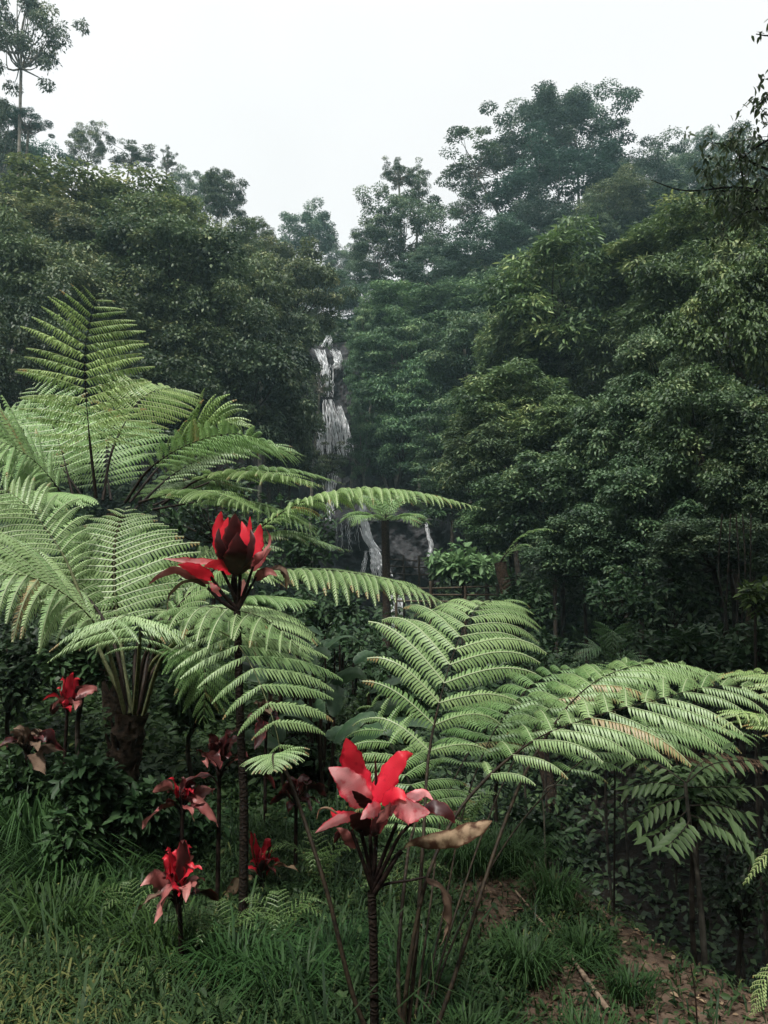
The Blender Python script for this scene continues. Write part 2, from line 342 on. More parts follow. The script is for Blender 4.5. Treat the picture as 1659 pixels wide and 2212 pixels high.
TREE_N = [0]
def tree(px, py, rx, ry, Yd, kind, col, label, name='broadleaf_tree', cat='tree', group='trees on the valley slopes', bark='bark', limbs=None, trunk_px=None, lean=0, thick=1.0):
    TREE_N[0] += 1; k = TREE_N[0]
    c = W(px, py, Yd); Rx = S(rx, Yd); Rz = S(ry, Yd) * (1.42 if 13 < Yd < 50 and kind != 'open' and py > 600 else 1.0)
    tx = c[0] if trunk_px is None else W(trunk_px, py, Yd)[0]
    gz = float(terrain(tx, Yd)) - .3
    gz = min(gz, c[2] - Rz * .8)
    root = empty(name, (tx, Yd, gz), label, cat, group)
    m, CL = PROTO[kind][k % len(PROTO[kind])]
    if not m.materials: m.materials.append(M['tree'])
    cr = bpy.data.objects.new('crown', m); scene.collection.objects.link(cr); cr.parent = root
    rot = (k * 2.399) % 6.283
    cr.location = (c[0] - tx, 0, c[2] - gz); cr.rotation_euler = (0, 0, rot)
    cr.scale = (Rx, Rx if Rx < 6 else 6 * .5 + Rx * .5, Rz); 
    cr.scale[1] = cr.scale[0]
    cr.color = (*col, 1)
    # trunk and limbs
    mbt = MB(); H = c[2] - gz
    r0 = (.035 * min(H, 12) * .5 + .05 * Rx * .35) * .55 * thick
    fork = np.array([c[0] + lean, Yd, c[2] - Rz * .55]); base = np.array([tx, Yd, gz])
    midp = (base + fork) / 2 + np.array([rng.normal() * .04 * H, 0, 0])
    tp = crom([base, midp, fork], 8); tube(mbt, tp, np.linspace(r0, r0 * .6, 8), 7)
    nlb = limbs or (9 if kind in ('open',) else 6)
    cs, sn = math.cos(rot), math.sin(rot)
    idx = rng.permutation(len(CL))[:nlb * 2]
    for ii, ci in enumerate(idx):
        p = CL[ci] * .92; q_ = np.array([(p[0] * cs - p[1] * sn) * Rx, (p[0] * sn + p[1] * cs) * Rx, p[2] * Rz]) + c
        st = fork if ii < nlb else fork * .5 + np.array([c[0], Yd, c[2]]) * .5
        m_ = st * .45 + q_ * .55 + np.array([0, 0, -.12 * Rz]) + rng.normal(size=3) * .07 * Rx
        tube(mbt, crom([st, m_, q_], 7), np.linspace(r0 * .42, r0 * .07, 7), 5)
    mbt.build('trunk', M[bark], root)
    return root

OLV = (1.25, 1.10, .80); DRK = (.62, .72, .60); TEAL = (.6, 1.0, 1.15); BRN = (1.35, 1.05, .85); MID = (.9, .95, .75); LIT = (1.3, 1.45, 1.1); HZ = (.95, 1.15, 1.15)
T = [
 # ---- left skyline
 (48, 78, 112, 140, 44, 'open', (.9, .9, .85), 'tall sparse tree with bare forking limbs in the top left corner', 50),
 (62, 262, 52, 42, 45, 'open', TEAL, 'small leafy tree at the foot of the tall bare-limbed top left tree', None),
 (-5, 330, 60, 130, 46, 'far', DRK, 'dark narrow tree cut by the left edge below the tall sparse tree', None),
 (50, 395, 95, 105, 50, 'far', (.5, .85, 1.04), 'dark teal dense tree on the left edge behind the brownish crowns', None),
 (190, 322, 42, 52, 54, 'far', MID, 'small round ragged tree on the left skyline left of a flat spreading tree', None),
 (282, 338, 62, 26, 55, 'open', DRK, 'flat spreading tree reaching sideways on the left skyline', 215),
 (360, 348, 24, 34, 55, 'open', DRK, 'very slim sapling with a tiny crown alone against the sky on the left', 362),
 (400, 430, 48, 62, 60, 'far', HZ, 'pale hazy tree behind the left skyline beside the drooping tree', None),
 (455, 440, 34, 60, 58, 'far', HZ, 'pale narrow tree tucked against the left side of the drooping skyline tree', None),
 (480, 425, 46, 66, 52, 'layered', DRK, 'tree with tiered drooping foliage standing against the sky left of centre', 478),
 (545, 520, 60, 40, 50, 'far', MID, 'low tree on the skyline right below the tiered drooping tree', None),
 # ---- left slope
 (225, 485, 185, 88, 33, 'dense', (1.35, 1.3, .85), 'broad olive domed tree dominating the upper left slope', None),
 (340, 500, 110, 75, 35, 'dense', (1.15, 1.25, .8), 'rounded olive tree on the right shoulder of the broad domed tree', None),
 (115, 520, 110, 80, 30, 'lng', (1.44, 1.3, 1.05), 'tree with dry brownish grey leaves on the upper left slope', None),
 (255, 570, 130, 90, 29, 'lng', (1.03, .95, .8), 'brownish tree with pale upright branches under the olive dome', None),
 (20, 560, 100, 80, 28, 'layered', MID, 'mid green tree cut by the left edge below the brownish tree', None),
 (70, 650, 140, 90, 25, 'lng', (0.85, .95, .72), 'long-leaved dark olive tree low on the left edge above the fern', None),
 (470, 560, 95, 75, 40, 'dense', MID, 'bushy tree below the tiered skyline tree on the left slope', None),
 (570, 580, 80, 55, 44, 'layered', (1.05, 1.0, .75), 'ragged olive tree stepping down to the gap in the skyline', None),
 (360, 610, 165, 100, 28, 'dense', (.85,.95,.72), 'dark green rounded tree in the middle of the left slope', None),
 (190, 690, 150, 100, 25, 'dense', (.8,.85,.65), 'dark tree directly behind the tip of the upright fern frond', None),
 (520, 680, 120, 95, 32, 'layered', (.9, .95, .72), 'dark spreading tree left of the upper waterfall slope', None),
 (640, 650, 105, 75, 38, 'layered', (.85, .85, .65), 'spreading tree with visible dark boughs left above the waterfall', None),
 (590, 745, 90, 75, 33, 'layered', (.75,.82,.65), 'dark tree overhanging the left side of the waterfall lip', None),
 (400, 760, 140, 100, 27, 'dense', (.75,.82,.62), 'dark shaded tree with a visible straight trunk behind the fern tips', 388),
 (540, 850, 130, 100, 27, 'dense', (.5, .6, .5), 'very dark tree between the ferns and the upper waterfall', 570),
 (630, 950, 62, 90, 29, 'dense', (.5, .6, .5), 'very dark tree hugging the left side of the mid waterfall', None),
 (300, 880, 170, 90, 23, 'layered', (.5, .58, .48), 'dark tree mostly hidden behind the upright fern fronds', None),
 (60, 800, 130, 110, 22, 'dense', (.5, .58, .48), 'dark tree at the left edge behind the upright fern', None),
 # ---- centre back
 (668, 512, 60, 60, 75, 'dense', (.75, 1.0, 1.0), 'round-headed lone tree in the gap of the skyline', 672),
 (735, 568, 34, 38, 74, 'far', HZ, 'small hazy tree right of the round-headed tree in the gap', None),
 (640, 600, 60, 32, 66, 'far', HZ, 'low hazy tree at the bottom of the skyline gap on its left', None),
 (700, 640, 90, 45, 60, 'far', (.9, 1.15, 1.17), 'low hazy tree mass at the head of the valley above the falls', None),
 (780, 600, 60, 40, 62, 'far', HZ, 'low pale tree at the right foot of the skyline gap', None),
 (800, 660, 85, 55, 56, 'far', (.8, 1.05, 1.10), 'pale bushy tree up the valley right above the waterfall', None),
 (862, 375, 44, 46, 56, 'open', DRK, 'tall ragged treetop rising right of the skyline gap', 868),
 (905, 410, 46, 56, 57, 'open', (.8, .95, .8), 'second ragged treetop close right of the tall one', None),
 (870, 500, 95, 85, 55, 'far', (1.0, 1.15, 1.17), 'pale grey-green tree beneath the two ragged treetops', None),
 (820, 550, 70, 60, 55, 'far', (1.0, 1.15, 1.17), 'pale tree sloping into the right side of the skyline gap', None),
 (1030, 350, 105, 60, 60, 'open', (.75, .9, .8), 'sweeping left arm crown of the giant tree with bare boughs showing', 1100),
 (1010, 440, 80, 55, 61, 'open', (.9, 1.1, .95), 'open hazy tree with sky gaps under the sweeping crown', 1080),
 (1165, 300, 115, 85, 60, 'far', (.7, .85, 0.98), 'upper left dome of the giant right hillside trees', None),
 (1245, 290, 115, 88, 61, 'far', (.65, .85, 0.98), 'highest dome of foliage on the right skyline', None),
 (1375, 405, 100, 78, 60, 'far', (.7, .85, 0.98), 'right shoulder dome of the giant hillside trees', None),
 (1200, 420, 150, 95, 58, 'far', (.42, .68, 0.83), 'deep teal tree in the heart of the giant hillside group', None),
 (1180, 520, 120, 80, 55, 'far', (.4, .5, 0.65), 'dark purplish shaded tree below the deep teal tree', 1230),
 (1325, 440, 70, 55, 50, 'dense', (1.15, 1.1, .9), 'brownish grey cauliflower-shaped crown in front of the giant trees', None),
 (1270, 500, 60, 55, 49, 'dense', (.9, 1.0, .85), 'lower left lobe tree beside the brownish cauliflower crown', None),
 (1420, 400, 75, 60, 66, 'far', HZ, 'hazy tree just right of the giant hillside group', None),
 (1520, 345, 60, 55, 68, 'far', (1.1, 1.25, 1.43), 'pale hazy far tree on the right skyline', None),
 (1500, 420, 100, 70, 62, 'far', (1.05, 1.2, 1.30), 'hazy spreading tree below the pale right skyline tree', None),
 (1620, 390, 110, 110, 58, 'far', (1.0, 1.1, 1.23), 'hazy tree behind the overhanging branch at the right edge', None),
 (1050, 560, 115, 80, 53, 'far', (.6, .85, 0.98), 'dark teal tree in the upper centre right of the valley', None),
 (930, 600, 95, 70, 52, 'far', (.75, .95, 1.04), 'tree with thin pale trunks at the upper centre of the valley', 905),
 # ---- centre front slope
 (860, 680, 90, 48, 47, 'layered', (1.0, 1.35, 1.0), 'light green bushy tree right above the waterfall lip', None),
 (800, 730, 42, 55, 47, 'layered', (.9, 1.2, .95), 'light green tree touching the right side of the waterfall top', None),
 (1000, 680, 110, 50, 46, 'layered', (1.05, 1.35, 1.05), 'row-end pale green tree in the valley centre', None),
 (1100, 650, 80, 55, 45, 'layered', (.85, 1.1, .9), 'pale green tree left of the big olive tree', None),
 (880, 770, 95, 60, 44, 'layered', (.8, 1.1, .85), 'green tree on the slope right of the upper falls', None),
 (1010, 770, 105, 65, 40, 'layered', (.8, 1.0, .8), 'shaded green tree in the middle of the slope right of the falls', None),
 (900, 870, 90, 70, 41, 'layered', (.8, 1.15, .9), 'tiered green tree right of the mid waterfall', None),
 (870, 960, 75, 60, 40, 'layered', (.75, 1.1, .85), 'lower tiered tree beside the dark rock right of the falls', None),
 (980, 960, 100, 70, 36, 'layered', (.75, 1.0, .8), 'dark tiered tree above the small umbrella fern', None),
 (1000, 1060, 110, 60, 32, 'layered', (.6, .85, .65), 'shaded tree right above the rock face by the lower falls', None),
 (690, 830, 30, 40, 43, 'open', (.7, .75, .6), 'scrubby small tree growing on the dry part of the waterfall', None),
 (705, 1000, 55, 45, 40, 'open', (.8, .8, .65), 'thin twiggy tree in front of the narrow part of the falls', None),
 (782, 800, 42, 62, 44, 'layered', (.85, 1.25, 1.0), 'narrow light green tree leaning over the right edge of the upper falls', None),
 (800, 890, 40, 60, 43, 'layered', (.75, 1.1, .9), 'narrow tree right of the spreading middle of the falls', None),
 (785, 985, 36, 50, 41.5, 'layered', (.7, 1.0, .8), 'small shaded tree right of the narrow lower falls', None),
 # ---- right slope
 (1240, 690, 185, 110, 28, 'lng', (1.08, 1.28, .85), 'large olive tree with fine dark boughs in the centre of the right slope', 1240),
 (1130, 770, 110, 75, 29, 'lng', (0.99, 1.15, .8), 'olive tree filling the lower left side of the large olive tree', None),
 (1330, 800, 120, 80, 27, 'lng', (0.90, 1.0, .72), 'olive tree under the right side of the large olive tree', None),
 (1450, 560, 150, 85, 25, 'lng', (1.03, 1.15, .75), 'olive tree high on the right slope below the hazy trees', None),
 (1590, 520, 140, 95, 22, 'lng', (1.03, 1.15, .7), 'olive green tree at the right edge under the overhanging branch', None),
 (1500, 670, 150, 90, 20, 'lng', (0.81, .95, .65), 'dark olive tree on the right slope above the glossy tree', None),
 (1600, 760, 135, 150, 15, 'near', (.85, 1.0, .62), 'glossy-leaved tree filling the right edge at mid height', None),
 (1430, 830, 115, 80, 18, 'near', (1.0, 1.15, .95), 'tree with pale shiny rounded leaves on the right slope', None),
 (1100, 900, 140, 65, 23, 'lng', (1.03, 1.2, .85), 'light olive long-leaved tree at the lower left of the right slope', None),
 (1210, 950, 130, 60, 21, 'lng', (0.99, 1.15, .8), 'light olive tree reaching over the middle of the right slope', None),
 (1060, 1000, 115, 60, 22, 'lng', (0.90, 1.0, .8), 'olive tree spreading toward the end of the long fern frond', None),
 (1350, 960, 130, 90, 17, 'near', (.75, .95, .78), 'dark shiny tree in the middle of the lower right slope', None),
 (1520, 960, 150, 110, 14, 'near', (.7, .88, .65), 'dark green tree right of the middle of the lower right slope', None),
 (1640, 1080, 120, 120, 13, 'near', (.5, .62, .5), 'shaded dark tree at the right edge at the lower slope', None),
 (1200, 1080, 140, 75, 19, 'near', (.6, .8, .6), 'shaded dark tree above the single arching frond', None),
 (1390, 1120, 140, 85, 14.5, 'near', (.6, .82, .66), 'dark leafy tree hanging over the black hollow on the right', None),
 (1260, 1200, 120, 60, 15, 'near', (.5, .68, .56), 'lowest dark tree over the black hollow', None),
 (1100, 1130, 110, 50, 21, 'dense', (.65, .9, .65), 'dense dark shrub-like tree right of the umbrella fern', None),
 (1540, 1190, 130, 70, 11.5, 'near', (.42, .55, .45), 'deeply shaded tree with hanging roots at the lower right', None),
]
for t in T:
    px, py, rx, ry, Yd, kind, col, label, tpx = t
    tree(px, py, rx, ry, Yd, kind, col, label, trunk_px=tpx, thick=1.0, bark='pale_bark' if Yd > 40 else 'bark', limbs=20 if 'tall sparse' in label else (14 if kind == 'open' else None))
# unseen canopy trees beside and behind the viewer, added only for their shade
tree(3050, 300, 900, 480, 7.0, 'dense', DRK, 'dense tall unseen tree added right of the viewer to shade the hollow', thick=1)

tree(-5200, 300, 900, 500, 2.2, 'dense', DRK, 'dense tall unseen tree added left of the viewer for shade', thick=1)
for k_, (x_, y_, lab_) in enumerate(((-4.5, -6, 'tall unseen shade tree added behind the viewer to the left'), (3.5, -7, 'tall unseen shade tree added behind the viewer to the right'))):
    z_ = float(terrain(x_, y_)); rt0 = empty('broadleaf_tree', (x_, y_, z_), lab_, 'tree', 'trees on the valley slopes')
    m_, CL_ = PROTO['dense'][k_]; cr_ = bpy.data.objects.new('crown', m_); scene.collection.objects.link(cr_); cr_.parent = rt0
    cr_.location = (0, 0, 7.5 - z_); cr_.scale = (4.2, 4.2, 3.4); cr_.color = (*DRK, 1)
    mt_ = MB(); tube(mt_, crom([(x_, y_, z_ - .2), (x_ + .1, y_, (z_ + 6) / 2), (x_, y_, 6.5)], 8), np.linspace(.26, .15, 8), 8)
    for p_ in CL_[::9]: tube(mt_, crom([(x_, y_, 5.2), np.array([x_, y_, 6.4]) + p_ * [1.5, 1.5, .6], np.array([x_, y_, 7.5]) + p_ * [4, 4, 3.2]], 6), np.linspace(.1, .02, 6), 5)
    mt_.build('trunk', M['bark'], rt0)

z_ = float(terrain(5.6, .8)); rt0 = empty('broadleaf_tree', (5.6, .8, z_), 'tall unseen tree added on the right bank, its leaning crown shading the hollow', 'tree', 'trees on the valley slopes')  # leaning tree out of view, added so its crown shades the ravine
m_, CL_ = PROTO['dense'][0]; cc_ = np.array([2.6, 4.3, 9.6]); rot_ = .4
cr_ = bpy.data.objects.new('crown', m_); scene.collection.objects.link(cr_); cr_.parent = rt0; cr_.location = tuple(cc_ - [5.6, .8, z_]); cr_.scale = (3.2, 3.2, 1.9); cr_.color = (*DRK, 1)
mt_ = MB(); tube(mt_, crom([(5.6, .8, z_ - .2), (5.4, .9, 3.5), (4.6, 1.8, 7.2), (3.4, 3.4, 9.0)], 12), np.linspace(.24, .1, 12), 8)
for p_ in CL_[::9]: tube(mt_, crom([(3.6, 3.1, 8.7), cc_ + p_ * [1.4, 1.4, .6], cc_ + p_ * [3, 3, 1.8]], 6), np.linspace(.07, .02, 6), 5)
mt_.build('trunk', M['bark'], rt0)

# ------------------------------------------------------------------ undergrowth on slopes
def in_view(p, m=1.15):
    d = p - np.array([0, 0, CAMZ]); f = d[:, 1] * CP + d[:, 2] * SP; u = -d[:, 1] * SP + d[:, 2] * CP
    f = np.maximum(f, .01)
    return (np.abs(d[:, 0] / f) < 829.5 / FPX * m) & (np.abs(u / f) < CY / FPX * m) & (d[:, 1] > .3)
mb = MB()
n = 520000
yy = 8 + 112 * rng.random(n) ** 1.6; xx = (rng.random(n) * 2 - 1) * (.62 * yy + 2)
zz = terrain(xx, yy)
lump = .5 + .5 * np.sin(xx * 1.7 + np.sin(yy * 1.1) * 2) * np.sin(yy * 1.5 + np.cos(xx * .9) * 2)
hgt = (.15 + 2.6 * lump * rng.random(n) ** .5) * np.clip(yy / 22, .55, 1.3)
hgt = np.where((yy < 12.5) & (xx > .3), .02 + .05 * rng.random(n), hgt)     # only fallen leaves on the ravine floor
P_ = np.stack([xx, yy, zz + hgt], 1); k = in_view(P_)
k &= ~((yy < 14) & (xx > -1.5) & (rng.random(n) < .6)) & ~((yy < 12.5) & (xx > .3) & (rng.random(n) < .55))
clear = (np.abs(xx - (-0.2 - (yy - 12) * .085)) < 2.2) & (yy < 47) & (yy > 33)
k &= ~clear
P_ = P_[k]; n = len(P_); yy = P_[:, 1]
L = .045 + .009 * yy
nn = nrm(rng.normal(size=(n, 3)) * .6 + [0, -.15, 1]); dd = nrm(rng.normal(size=(n, 3)) * [1, 1, .35] - [0, 0.2, .25])
leaves(mb, P_, dd, nn, L * rng.uniform(.6, 1.4, n), L * .55, np.clip(rng.normal(size=n) * .2 + .3, 0, 1), fold=.1, droop=.15)
o = mb.build('undergrowth', M['tree']); o.color = (.55, .68, .5, 1)
tag(o, 'dense dark green undergrowth carpeting the valley slopes', 'undergrowth', kind='stuff')

# ------------------------------------------------------------------ cliff and waterfall
def cliff_patch(name, x0, x1, z0, z1, Y0, lab, amp=.55):
    nxp, nzp = 70, 110
    a = np.linspace(x0, x1, nxp); b = np.linspace(z0, z1, nzp); A, B = np.meshgrid(a, b, indexing='ij')
    Yp = Y0 + amp * (np.sin(A * 1.3 + np.sin(B * .8) * 1.4) + .6 * np.sin(B * 2.3 + A * .9) + .35 * np.sin(A * 4.1 + B * 3.3) + .2 * np.sin(A * 9 + 2) * np.sin(B * 7)) + rng.normal(size=A.shape) * .05
    Yp += .22 * (B - z0) * .35
    edge = np.minimum(np.minimum((A - x0), (x1 - A)), (z1 - B)); Yp += np.maximum(1.2 - edge, 0) * 1.4
    V = np.stack([A, Yp, B], -1).reshape(-1, 3)
    i, j = np.meshgrid(np.arange(nxp - 1), np.arange(nzp - 1), indexing='ij')
    q = np.stack([i * nzp + j, (i + 1) * nzp + j, (i + 1) * nzp + j + 1, i * nzp + j + 1], -1).reshape(-1, 4)
    mb = MB(); mb.add(V, q); o = mb.build(name, M['rock']); tag(o, lab, kind='structure'); return o
pu0 = W(640, 1130, 45.5); pu1 = W(800, 735, 45.5)
cliff_patch('cliff', pu0[0] - .5, pu1[0] + .8, pu0[2] - 2, pu1[2] + .8, 45.9, 'dark wet rock cliff behind the upper waterfall', .2)
pl0 = W(700, 1400, 38); pl1 = W(960, 1095, 38)
cliff_patch('cliff', pl0[0] - .5, pl1[0] + 1, pl0[2] - 1, pl1[2] + .5, 38.0, 'dark purplish rock face by the lower waterfall', .35)

def strands(mb, pts, Yd, n, wpx, spread0, spread1, jit=2.0):
    """pts: path in picture px; n thin streams; spread = half width in px at the top and bottom"""
    for i in range(int(n * 2.2)):
        u = rng.uniform(-1.05, 1.05)
        a, b = sorted(rng.random(2)); 
        if b - a < .25: b = min(1, a + .35)
        if rng.random() < .35: a, b = 0, 1
        base = crom([(p[0], p[1], 0) for p in pts], 14)
        s = np.linspace(0, 1, 14)
        ws = (spread0 * (1 - s) + spread1 * s) * u
        keep = (s >= a - .01) & (s <= b + .01)
        P = np.array([W(x + w_ + rng.normal() * jit * .45, y, Yd) for (x, y, _), w_ in zip(base[keep], ws[keep])])
        if len(P) < 3: continue
        P[:, 1] += -.25 + rng.normal(size=len(P)) * .05 + rng.normal() * .12
        P = crom(P, len(P) * 2); nn = len(P)
        r = S(wpx, Yd) * rng.uniform(.10, .55) * (.35 + .65 * np.sin(np.linspace(0.15, math.pi - .05, nn))) * rng.uniform(.7, 1.2, nn)
        tube(mb, P, r, 5)
mbw = MB()
strands(mbw, [(712, 728), (706, 752)], 45.0, 12, 1.6, 6, 12, 1.5)
strands(mbw, [(690, 758), (700, 790), (706, 835)], 45.0, 26, 2.0, 12, 5)
strands(mbw, [(722, 758), (730, 775), (730, 800)], 45.0, 22, 1.8, 12, 6)
strands(mbw, [(700, 790), (708, 860)], 45.0, 14, 1.0, 20, 12)
strands(mbw, [(708, 865), (715, 920), (722, 990)], 44.8, 30, 1.9, 10, 28)
strands(mbw, [(732, 880), (745, 930), (752, 980)], 44.8, 22, 1.7, 5, 14)
strands(mbw, [(692, 920), (690, 975)], 44.8, 12, 1.6, 6, 8)
strands(mbw, [(716, 990), (712, 1060)], 44.6, 16, 1.1, 22, 12)
strands(mbw, [(712, 1040), (716, 1130)], 40.0, 14, 1.4, 6, 10)
strands(mbw, [(782, 1075), (785, 1120), (796, 1165), (812, 1190)], 37.2, 44, 2.6, 6, 10)
strands(mbw, [(806, 1185), (815, 1212), (822, 1245)], 37.0, 40, 2.2, 8, 20)
strands(mbw, [(792, 1190), (784, 1240)], 37.0, 8, 1.0, 4, 6)
strands(mbw, [(917, 1115), (922, 1150), (930, 1180), (922, 1215)], 37.0, 16, 1.1, 3, 4)
strands(mbw, [(745, 1120), (748, 1190)], 37.2, 8, .8, 30, 34)
strands(mbw, [(828, 1195), (846, 1245)], 36.8, 8, 1.0, 3, 3)
strands(mbw, [(852, 1285), (858, 1310), (862, 1360)], 34.0, 34, 1.8, 12, 16)
o = mbw.build('waterfall', M['water'])
tag(o, 'thin white stepped waterfall running down the dark cliff', 'waterfall')
o['kind'] = 'structure'
if 'category' in o: del o['category']

# ------------------------------------------------------------------ bamboo railing below the falls
def railing():
    a = W(838, 1240, 24); root = empty('bamboo_railing', (a[0], 24, float(terrain(a[0], 24))), 'dark bamboo railing across the foot of the lower waterfall', 'railing')
    for y0, y1 in ((1208, 1212), (1222, 1226), (1238, 1242)):
        mb = MB(); tube(mb, crom([W(836, y0, 24), W(880, y0 + 3, 24), W(935, y1, 24)], 8), .025, 6); mb.build('rail', M['bark'], root)
    for x in (838, 872, 905, 934):
        mb = MB(); tube(mb, np.array([W(x, 1200, 24), W(x + 1, 1300, 24), W(x + 1, 1340, 24)]), .04, 6); mb.build('post', M['bark'], root)
    b = W(860, 1290, 21); root = empty('bamboo_railing', (b[0], 21, float(terrain(b[0], 21))), 'bamboo footbridge railing with diagonal braces left of the pale shrub', 'railing')
    for y0, y1 in ((1270, 1266), (1284, 1285), (1298, 1300)):
        mb = MB(); tube(mb, crom([W(850, y0, 21), W(930, y0 + 1, 21), W(1080, y1, 21)], 8), .03, 6); mb.build('rail', M['bamboo'], root)
    for x in (856, 930, 1005, 1075):
        mb = MB(); tube(mb, np.array([W(x, 1255, 21), W(x, 1330, 21), W(x, 1390, 21)]), .045, 6); mb.build('post', M['bamboo'], root)
    for x0, x1 in ((930, 970), (930, 895)):
        mb = MB(); tube(mb, np.array([W(x0, 1300, 21), W((x0 + x1) / 2, 1315, 21), W(x1, 1332, 21)]), .02, 5); mb.build('brace', M['bamboo'], root)
railing()

# ------------------------------------------------------------------ ferns
def frond(rachis, plen, parent, npin=24, K=20, start=.12, side=None, fwd=28, droop=.35, col=(1, 1, 1), prof='std', name='frond',
          rr=.010, wl=.17, sides=(1, -1), stipe=None, tilt=0.0, hang=.55, asym=1.0, rmat='stipe'):
    """rachis: 3-D points, plen: longest pinna in m; pinnae carry drooping comb-like pinnules"""
    P = crom(rachis, 60); T = frames(P)
    up = np.array([0, 0, 1.0])
    mb = MB()
    s_nodes = start + (1 - start) * (np.linspace(0, 1, npin) ** .93)
    for i, s in enumerate(s_nodes):
        if s > .995: s = .995
        f = s * 59; a = int(f); b = min(a + 1, 59); tt = f - a
        p = P[a] * (1 - tt) + P[b] * tt; t = nrm(T[a] * (1 - tt) + T[b] * tt)
        u = (s - start) / (1 - start)
        if prof == 'std': l = plen * min(1, .45 + 1.9 * u) * (1 - max(0, (u - .35) / .65) ** 1.7 * .96)
        elif prof == 'wide': l = plen * min(1, .75 + 1.2 * u) * (1 - u ** 4.5 * .93)
        elif prof == 'flat': l = plen * min(1, .6 + 1.5 * u) * (1 - u ** 3 * .7)
        else: l = plen * (1 - u ** 1.6 * .95)
        if side is None:
            sv = np.cross(t, up); 
            if np.linalg.norm(sv) < .25: sv = np.cross(t, np.array([0, -1, 0.3]))
            sv = nrm(sv)
        else: sv = nrm(np.asarray(side, float) - t * np.dot(side, t))
        nv = nrm(np.cross(sv, t))
        for sg in sides:
            if i == npin - 1 and sg == sides[-1] and len(sides) > 1: continue
            ph = R(fwd + 22 * u) + rng.normal() * .05
            ll = l * rng.uniform(.9, 1.08) * (asym if sg < 0 else 1)
            if ll < .015: ll = .015
            d0 = nrm(sv * sg * math.cos(ph) + t * math.sin(ph) + nv * (tilt + rng.normal() * .06))
            kk = max(4, int(K * (ll / plen) ** .6)); m = 9
            # spine of the pinna, bending down with gravity
            sp = [p.copy()]; d = d0.copy(); dr = droop * rng.uniform(.75, 1.25)
            for _ in range(m): 
                sp.append(sp[-1] + d * ll / m); d = nrm(d + np.array([0, 0, -1]) * dr * 2.0 / m * (_ + 1) / m * 1.6)
            sp = np.array(sp); st = nrm(np.gradient(sp, axis=0))
            n0 = nv; ss = nrm(np.cross(st, n0)); nn = nrm(np.cross(ss, st))
            tk = np.linspace(.025, .98, kk); fi = tk * m; ia = np.minimum(fi.astype(int), m - 1); w_ = (fi - ia)[:, None]
            c = sp[ia] * (1 - w_) + sp[ia + 1] * w_; ct = nrm(st[ia] * (1 - w_) + st[ia + 1] * w_)
            cs = nrm(ss[ia] * (1 - w_) + ss[ia + 1] * w_); cn = nrm(nn[ia] * (1 - w_) + nn[ia + 1] * w_)
            pl = ll * wl * np.minimum(1, .6 + 2 * tk) * (1 - np.maximum(0, (tk - .4) / .6) ** 1.5 * .85)
            pl = np.maximum(pl, .006); bw = ll / kk * .38
            rnd0 = .99 if rng.random() < .02 else np.clip(rng.normal() * .17 + .42, 0, .78)
            tipb = rng.random() < .14
            for g in (1, -1):
                dd = nrm(cs * g * (1 - hang * .6) + ct * .38 + rng.normal(size=(kk, 3)) * .05 + np.array([0, 0, -1]) * hang * .6)
                dn = nrm(cs * g * .6 * (1 - hang) + ct * .45 - cn * .2 + np.array([0, 0, -.9]))
                b0 = c; b1 = c + dd * pl[:, None] * .5; b2 = b1 + dn * pl[:, None] * .5
                wv = ct * bw
                wid = np.ones((kk, 1))
                V = np.stack([b0 - wv * wid, b0 + wv * wid, b1 - wv * .8, b1 + wv * .8, b2 - wv * .12, b2 + wv * .12], 1)
                q = (np.arange(kk)[:, None, None] * 6 + np.array([[0, 1, 3, 2], [2, 3, 5, 4]])).reshape(-1, 4)
                rv = np.clip(rnd0 + rng.normal(size=kk) * .08, 0, 1 if rnd0 > .9 else .84)
                if tipb: rv = np.where(tk > .86, .99, rv)
                pl = pl * np.where(rng.random(kk) < .015, .25, 1.0)
                cc = np.stack([np.repeat(rv, 6), np.tile([0, 0, .5, .5, 1, 1], kk), np.tile([.3, .3, 1, 1, 1, 1], kk), np.ones(kk * 6)], 1)
                mb.add(V.reshape(-1, 3), q, cc)
            # raised midrib strip
            rw = max(.0012, ll * .006)
            V = np.stack([sp - ss * rw + nn * .002, sp + ss * rw + nn * .002], 1).reshape(-1, 3)
            a_ = np.arange(m) * 2; q = np.stack([a_, a_ + 1, a_ + 3, a_ + 2], 1)
            mb.add(V, q, np.tile([rnd0, .5, 0, 1], (len(V), 1)))
    o = mb.build(name, M['fern'], parent); o.color = (*col, 1)
    mr = MB(); tube(mr, P - np.array([0, 0, .3]) * rr, rr * np.interp(np.linspace(0, 1, 60), [0, start, min(start + .12, .98), 1], [1, .75, .3, .07]), 6)
    if stipe is not None: tube(mr, crom(stipe, 14), np.linspace(rr * 1.35, rr, 14), 7)
    ro = obj('stipe', mr.mesh('stipe'), M[rmat], o, (0, 0, 0))
    return o
def PX(l): return [W(*p) for p in l]
def fern_root(px, py, Yd, name, label, cat, group=None, z=None):
    p = W(px, py, Yd); return empty(name, (p[0], p[1], float(terrain(p[0], p[1])) if z is None else z), label, cat, group)

YG = (1.12, 1.1, .85); PALE = (1.0, 1.02, .95); DG = (.42, .55, .42); FAR = (.95, 1.05, .88)
